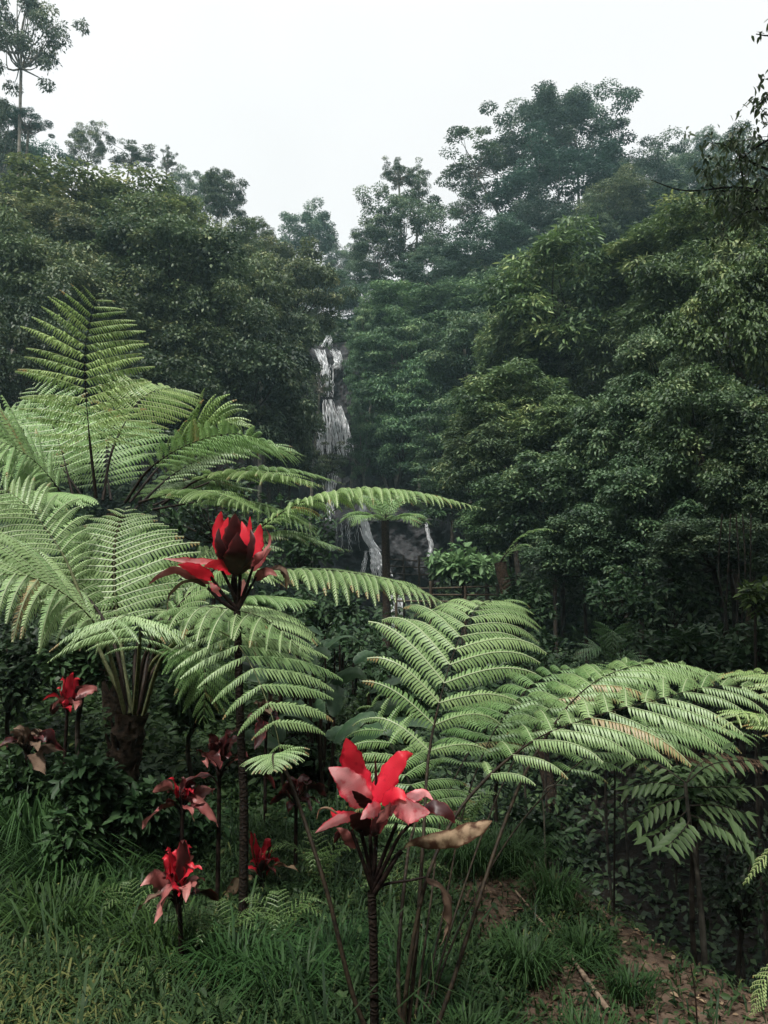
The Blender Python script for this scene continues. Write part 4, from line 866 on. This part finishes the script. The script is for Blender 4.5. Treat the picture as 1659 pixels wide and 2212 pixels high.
def rosette(px, py, Yd, rpx, label, mats, n=14, up=.6, stem_r=.011, base_px=None, seed=0):
    """smaller cordyline: cup of leaves on a cane, leaves droop outwards below"""
    global rng; keep = rng; rng = np.random.default_rng(1000 + seed)
    c = W(px, py, Yd); bx = c[0] if base_px is None else W(base_px, py, Yd)[0]
    z = float(terrain(bx, Yd)); r = empty('cordyline', (bx, Yd, z), label, 'plant', 'red-leaved cordyline plants'); Lr = S(rpx, Yd) * 1.12; n = int(n * 1.6)
    top = c - np.array([0, 0, Lr * .35])
    ringed_cane(r, [(bx, Yd, z - .05), ((bx + top[0]) / 2, Yd, (z + top[2]) / 2), top], stem_r, stem_r * .8, 40)
    for i in range(n):
        a = i * 2.4 + rng.random() * .9; u = (i / (n - 1)) ** 1.25       # u=0 inner upright, 1 outer drooping
        e = up * (1.55 - 1.6 * u + .25 * rng.normal()); d = np.array([math.cos(a), math.sin(a), 0]); L = Lr * rng.uniform(.6, 1.15) * (.85 + .3 * u)
        p0 = top - [0, 0, Lr * (.1 + .55 * u * rng.random())]; k0 = p0 + (d * .22 + [0, 0, .22]) * L
        k2 = p0 + d * L * (.28 + .7 * u) + np.array([0, 0, e * L]); k1 = k0 * .55 + k2 * .45 + np.array([0, 0, .10 * L]) + rng.normal(size=3) * .05 * L
        tip = k2 + (d * .15 * L + [0, 0, -.18 * L * u]) + rng.normal(size=3) * .05 * L
        mt = mats[min(len(mats) - 1, int(u * len(mats)))]
        if rng.random() < .15: mt = 'maroon'
        mb = MB(); tube(mb, crom([p0 - [0, 0, .03], (p0 + k0) / 2, k0], 5), .0045, 5); mb.build('leaf_stalk', M['cane'], r)
        fc = -nrm(d * (.9 - u * .3) + np.array([0, 0, -.35 - u]))
        mb = MB(); blade(mb, [k0, k1, k2, tip], L * rng.uniform(.3, .42), roll=rng.normal() * .5, wave=.3, fold=.28, face=fc, nseg=12, curl=rng.normal() * .7)
        mb.build('leaf' if mt not in ('dead', 'dry') else 'dead_leaf', M[mt], r)
    rng = keep
rosette(147, 1492, 4.4, 58, 'small crimson cordyline at the left edge beneath the arching fern', ['crimson', 'crimson', 'dusty'], 11, .7, seed=1, base_px=140)
rosette(385, 1880, 3.0, 78, 'low bushy cordyline with bright red cup and dusty pink lower leaves at lower left', ['crimson', 'crimson', 'crimson', 'dusty', 'dusty', 'dead'], 18, .75, seed=2, base_px=400)
rosette(395, 1700, 3.5, 62, 'small cordyline left of the tall stem with one dusty leaf pointing up', ['crimson', 'maroon', 'dusty', 'dusty'], 12, .5, seed=3)
rosette(475, 1605, 3.55, 80, 'maroon cordyline half hidden behind the tall stem under a fern frond', ['maroon', 'maroon', 'dusty', 'maroon'], 12, .6, seed=4)
rosette(565, 1850, 3.7, 55, 'small bright red cordyline right of the tall stem with a yellowed leaf below', ['crimson', 'crimson', 'dry'], 12, .8, seed=5, base_px=575)
rosette(640, 1690, 3.9, 62, 'maroon cordyline behind the small facing fern frond', ['maroon', 'dusty', 'maroon'], 11, .4, seed=6)
rosette(60, 1580, 4.2, 70, 'brown-leaved cordyline in the shade at the left edge', ['dead', 'maroon', 'dead'], 13, .4, seed=7)
rosette(575, 1525, 4.6, 50, 'reddish brown cordyline glimpsed between fronds right of the tall stem', ['dead', 'maroon'], 10, .5, seed=8)

# ------------------------------------------------------------------ broad-leaved plants
def ginger(px, py, Yd, hpx, n, label, spread=.5, seed=0, width=.16):
    global rng; keep = rng; rng = np.random.default_rng(2000 + seed)
    p = W(px, py, Yd); z = float(terrain(p[0], Yd)); r = empty('ginger_plant', (p[0], Yd, z), label, 'plant', 'broad-leaved ginger plants')
    top = p[2]; h = max(.4, top - z)
    for i in range(n):
        a = rng.random() * 6.28; d = np.array([math.cos(a), math.sin(a) * .6, 0]); L = S(hpx, Yd) * rng.uniform(.6, 1.1)
        b0 = np.array([p[0], Yd, z]) + d * .1 + [rng.normal() * .1, 0, 0]
        st = b0 + np.array([0, 0, h * rng.uniform(.6, 1.0)]) + d * L * .2
        mb = MB(); tube(mb, crom([b0, (b0 + st) / 2 + d * .02, st], 8), .012, 5); mb.build('stalk', M['stipe'], r)
        mb = MB(); e = rng.uniform(.1, .8)
        blade(mb, [st, st + d * L * .4 + [0, 0, e * L * .5], st + d * L * .75 + [0, 0, e * L * .6], st + d * L + [0, 0, e * L * .3]], L * width * 2, fold=.25, wave=.06, face=(0, .5, -.8), roll=rng.normal() * .4)
        mb.build('leaf', M['ginger'], r)
    rng = keep
ginger(650, 1400, 5.6, 170, 9, 'broad-leaved green plant right of the tall red plant between fronds', seed=1)
ginger(735, 1480, 5.2, 170, 9, 'cluster of long paddle leaves between the two big ferns', seed=2)
ginger(690, 1560, 4.9, 150, 7, 'shaded paddle-leaved plant low between the two big ferns', seed=3)
ginger(745, 1330, 8.5, 90, 7, 'dark large-leaved plant beneath the long drooping frond', seed=4)

def bush(px, py, rx, ry, Yd, nl, leaf, col, label, mat='broad', name='shrub', wr=.5, group='shrubs below the trees', kind=6, droop=.15):
    c = W(px, py, Yd); Rx = S(rx, Yd); Rz = S(ry, Yd); z = float(terrain(c[0], Yd)); z = min(z, c[2] - Rz)
    r = empty(name, (c[0], Yd, z), label, 'shrub', group); mb = MB(); ms = MB()
    nc = 26; tubeN = 0
    for i in range(nc):
        d = sph(1)[0]; cc = c + d * np.array([Rx, Rx * .8, Rz]) * rng.uniform(.3, .9); s = min(Rx, Rz) * rng.uniform(.3, .5)
        n = nl // nc; dd = sph(n); p = cc + dd * s * rng.uniform(.4, 1, n)[:, None]
        nn = nrm(dd * .5 + [0, -.1, 1] + rng.normal(size=(n, 3)) * .4); dr = nrm(dd * [1, 1, .3] + rng.normal(size=(n, 3)) * .5)
        L = leaf * rng.uniform(.6, 1.3, n); leaves(mb, p, dr, nn, L, L * wr, np.clip(rng.normal() * .15 + .5 + rng.normal(size=n) * .15, 0, 1), fold=.15, kind=kind, droop=droop)
        b = np.array([c[0], Yd, max(z, c[2] - Rz * .9)]); tube(ms, crom([b, (b + cc) / 2 + rng.normal(size=3) * .05 * Rx, cc], 6), np.linspace(.006 + .006 * Rx, .003, 6), 5)
    if c[2] - Rz * .9 > z: tube(ms, crom([(c[0] + .05, Yd, z - .1), (c[0] - .04, Yd, (z + c[2]) / 2), (c[0], Yd, c[2] - Rz * .88)], 8), .012 + .012 * Rx, 6)
    o = mb.build('foliage', M[mat], r); o.color = (*col, 1); ms.build('branches', M['bark'], r); return r
bush(1000, 1222, 100, 48, 17, 1100, .21, (1.7, 1.75, 1.5), 'pale glossy large-leaved shrub beside the bamboo railing', wr=.5)
bush(185, 1420, 95, 60, 4.8, 700, .085, (.6, .72, .6), 'shaded shrub with rounded leaves under the left tree fern')
bush(420, 1500, 90, 80, 5.0, 800, .08, (.4, .5, .4), 'dark shrub behind the tall cordyline stem')
bush(30, 1440, 90, 90, 5.6, 900, .08, (.22, .28, .22), 'very dark shrub at the left edge below the fern')
bush(80, 1700, 110, 90, 4.3, 900, .075, (.45, .55, .42), 'dark leafy shrub left of the thick fern trunk')
bush(150, 1800, 70, 60, 3.7, 350, .07, (.6, .72, .55), 'low pointed-leaf shrub among the tall grass at left', wr=.42)
bush(400, 1790, 90, 60, 4.2, 900, .055, (.5, .65, .5), 'shaded leafy shrub behind the lowest red plant')
bush(660, 1790, 70, 55, 4.5, 600, .06, (.6, .8, .68), 'bluish green shrub between the tall stem and the front red plant')
bush(700, 1640, 80, 60, 5.2, 800, .06, (.4, .52, .42), 'shaded shrub behind the front red leaves')
bush(860, 1500, 120, 90, 6.2, 1200, .08, (.45, .55, .45), 'dark shrub seen through the left pinnae of the right fern')
bush(1080, 1560, 120, 80, 5.4, 1000, .07, (.4, .5, .42), 'dark shrub behind the middle of the right fern')
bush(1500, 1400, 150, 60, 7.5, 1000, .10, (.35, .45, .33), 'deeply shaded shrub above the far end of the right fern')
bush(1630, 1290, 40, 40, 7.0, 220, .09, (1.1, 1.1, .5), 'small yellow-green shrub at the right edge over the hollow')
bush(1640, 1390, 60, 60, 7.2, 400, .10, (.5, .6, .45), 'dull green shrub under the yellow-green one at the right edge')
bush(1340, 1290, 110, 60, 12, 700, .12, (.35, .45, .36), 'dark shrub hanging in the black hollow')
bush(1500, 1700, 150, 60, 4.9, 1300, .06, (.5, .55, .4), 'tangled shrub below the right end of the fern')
bush(1600, 1900, 110, 110, 5.0, 700, .055, (.16, .2, .15), 'shrub at the lower right edge tinted nearly black for the ravine shade')  # ravine shade put into the leaf tint
bush(750, 1600, 60, 40, 5.6, 500, .06, (.45, .6, .45), 'small dark shrub left of the front red leaves')

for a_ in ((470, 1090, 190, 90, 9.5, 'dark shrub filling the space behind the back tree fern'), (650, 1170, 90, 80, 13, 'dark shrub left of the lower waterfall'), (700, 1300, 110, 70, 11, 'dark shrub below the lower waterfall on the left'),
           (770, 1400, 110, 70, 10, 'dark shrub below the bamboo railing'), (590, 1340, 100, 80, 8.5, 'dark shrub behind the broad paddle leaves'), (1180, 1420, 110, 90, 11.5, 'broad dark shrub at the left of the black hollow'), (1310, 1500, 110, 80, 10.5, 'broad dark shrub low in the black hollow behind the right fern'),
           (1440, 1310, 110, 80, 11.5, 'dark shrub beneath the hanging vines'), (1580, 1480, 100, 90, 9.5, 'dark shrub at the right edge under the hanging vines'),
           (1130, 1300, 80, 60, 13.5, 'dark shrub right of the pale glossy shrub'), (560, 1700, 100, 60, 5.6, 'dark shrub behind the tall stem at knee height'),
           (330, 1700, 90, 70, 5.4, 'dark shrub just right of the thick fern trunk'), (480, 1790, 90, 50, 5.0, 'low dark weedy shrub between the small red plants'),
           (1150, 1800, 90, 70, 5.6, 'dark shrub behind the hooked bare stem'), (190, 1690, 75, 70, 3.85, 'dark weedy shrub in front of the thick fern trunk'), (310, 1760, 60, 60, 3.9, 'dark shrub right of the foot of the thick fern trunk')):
    dim = .3 if a_[0] > 1100 else .45  # on the right the hollow's shade is put into the leaf tint
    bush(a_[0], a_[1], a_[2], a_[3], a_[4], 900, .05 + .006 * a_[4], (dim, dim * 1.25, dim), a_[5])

# ------------------------------------------------------------------ pinnate shrub at the lower right
def pinnate(mb, pts, nl, L, Wd):
    P = crom(pts, 24); T_ = frames(P)
    for g in (1, -1):
        k = np.linspace(4, 23, nl).astype(int); p = P[k]; t = T_[k]; s = nrm(np.cross(t, [0, -.3, 1])) * g
        leaves(mb, p, s + t * .55 - np.array([0, 0, .3]), np.tile([0, -.5, 1.0], (nl, 1)), L * rng.uniform(.85, 1.1, nl), Wd, np.clip(rng.normal(size=nl) * .15 + .6, 0, 1), fold=.12, kind=6, droop=.25)
    leaves(mb, P[-1:], T_[-1:], np.array([[0, -.5, 1.]]), L, Wd, np.array([.6]), fold=.1, kind=6)
b = W(1525, 2070, 3.9); rt = empty('sapling', (b[0], 3.9, float(terrain(b[0], 3.9))), 'slender grey-stemmed sapling with pinnate leaves over the dark ravine', 'sapling')
mbt = MB(); tube(mbt, crom([(b[0], 3.9, rt.location.z - .1), W(1522, 2060, 3.9), W(1508, 1900, 3.9), W(1490, 1780, 3.9), W(1480, 1690, 3.9)], 24), np.linspace(.017, .009, 24), 7); mbt.build('trunk', M['grey_bark'], rt)
ml = MB(); mbr = MB()
for pts in ([(1480, 1700), (1420, 1690), (1360, 1700)], [(1485, 1720), (1420, 1740), (1380, 1775)], [(1490, 1740), (1550, 1740), (1610, 1755)], [(1488, 1700), (1560, 1700), (1650, 1700)],
            [(1484, 1690), (1540, 1650), (1640, 1640)], [(1485, 1750), (1440, 1790), (1400, 1810)], [(1490, 1760), (1540, 1780), (1600, 1810)], [(1480, 1690), (1420, 1650), (1340, 1620)],
            [(1480, 1700), (1500, 1660), (1560, 1620)], [(1492, 1770), (1470, 1800), (1440, 1830)], [(1400, 1640), (1330, 1640), (1270, 1640)], [(1560, 1750), (1600, 1790), (1620, 1830)]):
    dz = rng.normal() * .12; P3 = [W(x, y, 3.9 + dz * k_) for k_, (x, y) in enumerate(pts)]
    pinnate(ml, P3, 7, S(36, 3.9), S(13, 3.9)); tube(mbr, crom(P3, 10), np.linspace(.004, .0015, 10), 5)
o = ml.build('foliage', M['broad'], rt); o.color = (1.0, 1.0, .8, 1); mbr.build('branches', M['bark'], rt)
# heap of dead fern fronds
r = fern_root(1470, 1640, 4.4, 'dead_frond_heap', 'heap of dry brown fallen fronds caught above the pinnate sapling', 'dead fronds')
for k in range(7):
    x0 = 1400 + k * 28; 
    o = frond(PX([(x0, 1625 + rng.normal() * 8, 4.4), (x0 + 60, 1635 + rng.normal() * 10, 4.3), (x0 + 130, 1665 + rng.normal() * 10, 4.2)]), S(30, 4.3), r, npin=12, K=8, start=.05, fwd=30, droop=.5, rr=.004, col=(1, 1, 1), name='dead_frond')
    o.data.materials.clear(); o.data.materials.append(M['litter'])
# thin hooked sapling
b = W(1178, 1880, 4.4); rt = empty('sapling', (b[0], 4.4, float(terrain(b[0], 4.4))), 'thin leafless hooked stem on the rim of the mound', 'sapling')
mbt = MB(); tube(mbt, crom([(b[0], 4.4, rt.location.z - .1), W(1178, 1860, 4.4), W(1175, 1760, 4.4), W(1172, 1715, 4.4), W(1190, 1697, 4.4), W(1225, 1697, 4.4)], 26), np.linspace(.008, .003, 26), 6); mbt.build('stem', M['pale_bark'], rt)
# right-edge sprigs of a fern close to the viewer
for k, (pts, lab) in enumerate(([[(1720, 1790), (1665, 1840), (1640, 1865), (1612, 1905)], 'bright yellow-green fern tip poking in at the right edge above the mound'],
                           [[(1720, 2060), (1670, 2100), (1645, 2130), (1625, 2190)], 'bright fern tip at the right edge near the bottom corner'])):
    p = W(1780, 2100 + k * 120, 2.3); r = empty('fern', (p[0], 2.3, float(terrain(p[0], 2.3))), lab, 'fern', 'tree ferns')
    frond(PX([(x, y, 2.3) for x, y in pts]), S(26 + 18 * k, 2.3), r, npin=14, K=7, start=.1, fwd=25, droop=.3, rr=.003, col=YG, stipe=[(p[0], 2.3, r.location.z), W(1760, 1900 + k * 120, 2.3), W(*pts[0], 2.3)])

# ------------------------------------------------------------------ overhanging branch at the upper right
root = empty('overhanging_tree', (6.6, 8.2, float(terrain(6.6, 8.2))), 'near tree leaning in from the right edge with large dark separate leaves', 'tree')
mbt = MB(); ml = MB(); YB = 8.0
trunkp = crom([(6.6, 8.2, root.location.z), (6.2, 8.1, 2), (5.6, 8.0, 4.5), W(1760, 300, YB), W(1740, 60, YB)], 24); tube(mbt, trunkp, np.linspace(.16, .06, 24), 8)
def spray(pts, n, rad, L=.085):
    P = crom([W(x, y, YB) for x, y in pts], 20); P[:, 1] += rng.normal() * .2; tube(mbt, P, np.linspace(.022, .005, 20), 5)
    for i in range(n):
        t = rng.integers(4, 20); c = P[t] + rng.normal(size=3) * S(rad, YB) * np.array([1, 1, .8])
        if rng.random() < .25: tube(mbt, crom([P[t], (P[t] + c) / 2 + [0, 0, .02], c], 5), .004, 4)
        k = 7; d = sph(k) * [1, 1, .5] + [0, 0, -.75]
        leaves(ml, c + rng.normal(size=(k, 3)) * .03, d, sph(k) * .6 + [0, -.6, .7], L * rng.uniform(.7, 1.25, k), L * .42, np.clip(rng.normal(size=k) * .22 + .45, 0, 1), fold=.14, kind=6, droop=.2)
spray([(1750, 430), (1650, 400), (1560, 395), (1530, 350)], 40, 34)
spray([(1750, 360), (1660, 330), (1600, 290), (1560, 280)], 46, 30)
spray([(1750, 460), (1680, 460), (1600, 470), (1545, 510)], 34, 26)
spray([(1740, 200), (1680, 190), (1640, 230), (1610, 260)], 26, 24)
spray([(1740, 80), (1690, 80), (1650, 95), (1620, 92)], 9, 12)
spray([(1740, 480), (1680, 480), (1640, 440), (1600, 400)], 40, 34)
spray([(1750, 250), (1700, 270), (1650, 300), (1600, 340)], 36, 34)
spray([(1740, 150), (1700, 160), (1670, 130), (1655, 110)], 8, 12)
tube(mbt, crom([W(1740, 430, YB), W(1600, 405, YB), W(1480, 412, YB), W(1404, 388, YB)], 16), np.linspace(.02, .004, 16), 5)
o = ml.build('crown', M['tree'], root); o.color = (1.1, 1.2, .9, 1); mbt.build('trunk', M['bark'], root)

# ------------------------------------------------------------------ hanging roots at the lower right
mb = MB()
r = empty('liana', (W(1560, 1420, 10.5)[0], 10.5, float(terrain(W(1560, 1420, 10.5)[0], 10.5))), 'thin pale hanging vines in the dark under the right trees', 'vine')
for x in (1560, 1578, 1590, 1604, 1622):
    tube(mb, crom([W(x, 1110, 10.5), W(x + 6 * rng.normal(), 1230, 10.5), W(x + 6 * rng.normal(), 1330, 10.5), W(x + 4 * rng.normal(), 1430 + 10 * rng.normal(), 10.5)], 16), .011, 5)
mb.build('stems', M['bark'], r)

# ------------------------------------------------------------------ grass and ground plants
def blades(mb, P, H, Wd, lean, rnd, dirs=None):
    n = len(P); a = rng.random(n) * 6.283; d = np.stack([np.cos(a), np.sin(a), np.zeros(n)], 1) if dirs is None else dirs
    sd = np.stack([-d[:, 1], d[:, 0], np.zeros(n)], 1); H = H[:, None]; Wd = np.broadcast_to(Wd, n)[:, None]; lean = lean[:, None]; u = np.array([0, 0, 1.])
    p1 = P + d * lean * H * .25 + u * H * .45; p2 = P + d * lean * H * .62 + u * H * (.80 - .15 * lean); p3 = P + d * lean * H * 1.05 + u * H * (.92 - .5 * lean)
    V = np.stack([P - sd * Wd * .4, P + sd * Wd * .4, p1 - sd * Wd * .5, p1 + sd * Wd * .5, p2 - sd * Wd * .38, p2 + sd * Wd * .38, p3 - sd * Wd * .05, p3 + sd * Wd * .05], 1)
    q = (np.arange(n)[:, None, None] * 8 + np.array([[0, 1, 3, 2], [2, 3, 5, 4], [4, 5, 7, 6]])).reshape(-1, 4)
    c = np.stack([np.repeat(rnd, 8), np.tile([0, 0, .4, .4, .7, .7, 1, 1], n), np.full(n * 8, .5), np.ones(n * 8)], 1)
    mb.add(V.reshape(-1, 3), q, c)
def patch(x, y, s=1.0, o=0.):
    return .5 + .25 * np.sin(x * 2.3 * s + 1.3 * np.sin(y * 1.9 * s + o) + o) + .25 * np.sin(y * 3.1 * s + 1.7 * np.sin(x * 2.7 * s + 1 + o))
n = 230000
yy = 1.9 + 7.0 * rng.random(n) ** 1.3; xx = (rng.random(n) * 2 - 1) * (.56 * yy + .3); yb = np.interp(xx, BX, BY)
rt_ = sm(.12, .5, xx - .02 * (yy - 3))          # bare earth to the right
pr = np.where(xx > 0, 1 - .91 * rt_ * (1 - .8 * (patch(xx, yy, 1.5) > .74)), 1) * (yy < yb + .25)
k = rng.random(n) < pr; xx, yy = xx[k], yy[k]; zz = terrain(xx, yy); n = len(xx)
pa = patch(xx, yy, .9, 2)
long_ = rng.random(n) < .02
mb = MB(); h = (1 + 1.6 * long_) * (.035 + .10 * pa ** 2 * rng.random(n) + .03 * rng.random(n)) * (1 - .3 * sm(0, .6, xx))
g = rng.random(n) < .42
blades(mb, np.stack([xx, yy, zz], 1)[g], h[g] * 1.6, .005 + .007 * rng.random(g.sum()) ** 2, .3 + .8 * rng.random(g.sum()), np.clip(.42 + .25 * rng.normal(size=g.sum()) + .4 * sm(-.2, -1.3, xx[g]) * sm(3.6, 2.6, yy[g]), 0, 1) * np.where(long_[g], .7, 1))
o = mb.build('grass', M['grass']); o.color = (.95, 1.05, .9, 1); tag(o, 'short green grass covering the mound in the foreground', 'grass', kind='stuff')
mb = MB(); g = ~g; n2 = g.sum(); P_ = np.stack([xx[g], yy[g], zz[g] + h[g] * rng.random(n2)], 1)
L = (.020 + .032 * rng.random(n2) ** 1.5) * (1 + 1.2 * sm(4, 6, yy[g]))
P_[:, 2] += .42 * rng.random(n2) * sm(4.3, 6.2, yy[g]) * sm(.6, -.2, xx[g]) * (.3 + patch(xx[g], yy[g], 1.2, 4))
leaves(mb, P_, sph(n2) * [1, 1, .4], nrm(rng.normal(size=(n2, 3)) * .45 + [0, -.1, 1]), L, L * .55, np.clip(.42 + .2 * rng.normal(size=n2) + .3 * sm(-.3, -1.2, xx[g]) * sm(3.4, 2.6, yy[g]), 0, 1), fold=.12, kind=6, droop=.2)
o = mb.build('ground_cover', M['grass']); o.color = (1.0, 1.05, .85, 1); tag(o, 'small-leaved creeping plants mixed with the grass', 'ground cover', kind='stuff')
# leaf litter on the earth
n = 5200; yy = 2.2 + 3.2 * rng.random(n); xx = .1 + (.62 * yy) * rng.random(n); yb = np.interp(xx, BX, BY); k = yy < yb + .4; xx, yy = xx[k], yy[k]; n = len(xx)
mb = MB(); P_ = np.stack([xx, yy, terrain(xx, yy) + .006], 1); L = .012 + .035 * rng.random(n) ** 2
leaves(mb, P_, sph(n) * [1, 1, .15], nrm(rng.normal(size=(n, 3)) * .25 + [0, 0, 1]), L, L * .5, rng.random(n) ** 1.3, fold=.2, kind=6)
tag(mb.build('leaf_litter', M['litter']), 'fallen brown leaf litter and crumbs on the bare earth', 'leaf litter', kind='stuff')

def tuft(px, py, Yd, rpx, n, hpx, label, col, wd=.008, lean=(.3, 1.0), grp='grass tufts on the mound'):
    p = W(px, py, Yd); z = float(terrain(p[0], Yd)); r = S(rpx, Yd)
    P_ = np.stack([p[0] + rng.normal(size=n) * r * .5, Yd + rng.normal(size=n) * r * .4, np.zeros(n)], 1); P_[:, 2] = terrain(P_[:, 0], P_[:, 1])
    out_d = nrm(P_ - [p[0], Yd, z] + rng.normal(size=(n, 3)) * r * .3 * [1, 1, 0]); out_d[:, 2] = 0
    mb = MB(); blades(mb, P_, S(hpx, Yd) * rng.uniform(.5, 1.1, n), wd * rng.uniform(.6, 1.2, n), rng.uniform(*lean, n), np.clip(.5 + .16 * rng.normal(size=n), 0, .84), nrm(out_d + 1e-6))
    o = mb.build('grass_tuft', M['grass']); o.color = (*col, 1); tag(o, label, 'grass tuft', grp)
BG = (.85, 1.05, .8)
for a in ((1140, 2040, 3.05, 50, 260, 110, 'blue-green grass tuft left of the fallen stick on the bare earth', BG),
          (1262, 1990, 3.25, 50, 260, 80, 'grass tuft just right of the fallen stick', BG), (1195, 1905, 3.7, 45, 300, 90, 'grass tuft at the upper rim of the mound by the stick end', BG),
          (1090, 1850, 4.1, 70, 420, 110, 'wide grass tuft on the far rim of the mound', BG), (1010, 1870, 4.0, 60, 320, 110, 'grass tuft between the two dark fern stalks', BG),
          (1355, 2060, 3.0, 45, 180, 80, 'thin grass tuft on the right side of the mound', (.6, .8, .6)), (1270, 2180, 2.65, 80, 260, 80, 'broad low grass tuft at the bottom right of centre', BG),
          (1010, 2190, 2.6, 70, 420, 110, 'grass tuft at the bottom right of the dark stalks', BG), (620, 2160, 2.75, 80, 300, 150, 'long-bladed grass tuft at the bottom left of the front red plant', (.8, 1.1, .8)),
          (520, 2130, 2.9, 70, 260, 150, 'long-bladed grass tuft around the foot of the tall stem', (.8, 1.1, .8)), (250, 1960, 3.5, 60, 260, 110, 'grass tuft left of the lowest red plant', (.8, 1.1, .8)),
          (60, 1790, 4.0, 70, 420, 230, 'tall arching grass clump at the left edge', (1.0, 1.25, .95)), (130, 1860, 3.7, 60, 300, 170, 'arching grass clump in front of the tall left one', (.95, 1.2, .9)),
          (20, 1660, 4.4, 60, 300, 180, 'tall grass clump behind the arching ones at the left edge', (.8, 1.0, .75)), (880, 2140, 2.8, 70, 320, 120, 'grass tuft behind the front red stem', (.7, 1.05, .8)),
          (340, 2060, 3.1, 90, 260, 130, 'loose long-bladed tuft below the lowest red plant', (1.0, 1.15, .75)), (120, 2000, 3.3, 90, 300, 140, 'loose long-bladed tuft at the lower left', (1.0, 1.15, .75)),
          (230, 1880, 3.7, 70, 260, 120, 'long-bladed tuft in front of the dark weedy shrub', (.9, 1.1, .8)), (720, 2050, 3.0, 70, 320, 120, 'grass tuft left of the front red stem', (.7, 1.05, .8))):
    tuft(*a, wd=.009 if a[5] > 120 else .0065)
# a few long arching single blades
P = []
mb = MB()
# fallen stick
r = MB(); pts = [W(1113, 1894, 3.75), W(1160, 1945, 3.5), W(1215, 1990, 3.3), W(1262, 2040, 3.08), W(1312, 2100, 2.85)]
pts = [np.array([p[0], p[1], float(terrain(p[0], p[1])) + .03]) for p in pts]
tube(r, crom(pts, 26), np.linspace(.004, .011, 26) * (1 + .1 * rng.normal(size=26)), 7)
tag(r.build('fallen_stick', M['twig']), 'thin pale dry stick lying across the bare earth', 'stick')
# thin bare stem at the bottom right
r = MB(); b = W(1510, 2230, 2.5); tube(r, crom([(b[0], 2.5, float(terrain(b[0], 2.5)) - .02), W(1503, 2160, 2.5), W(1492, 2085, 2.5)], 12), np.linspace(.004, .002, 12), 5)
tag(r.build('bare_stem', M['stipe']), 'single thin dark bare stem at the bottom right', 'stem')

# ------------------------------------------------------------------ haze
import os
mh, t = mat_new('haze'); o_ = t.nodes.new('ShaderNodeOutputMaterial'); pv = t.nodes.new('ShaderNodeVolumePrincipled')
pv.inputs['Color'].default_value = (.62, .92, 1.0, 1); pv.inputs['Density'].default_value = .0009; pv.inputs['Anisotropy'].default_value = .2
t.links.new(pv.outputs[0], o_.inputs['Volume'])
bx0, bx1, by0, by1, bz0, bz1 = -430, 430, -430, 710, -14, 62
V = [(x, y, z) for z in (bz0, bz1) for y in (by0, by1) for x in (bx0, bx1)]
mb = MB(); mb.add(V, [[0, 2, 3, 1], [4, 5, 7, 6], [0, 1, 5, 4], [2, 6, 7, 3], [0, 4, 6, 2], [1, 3, 7, 5]])
tag(mb.build('haze', mh, smooth=False), 'thin pale valley haze', kind='stuff')
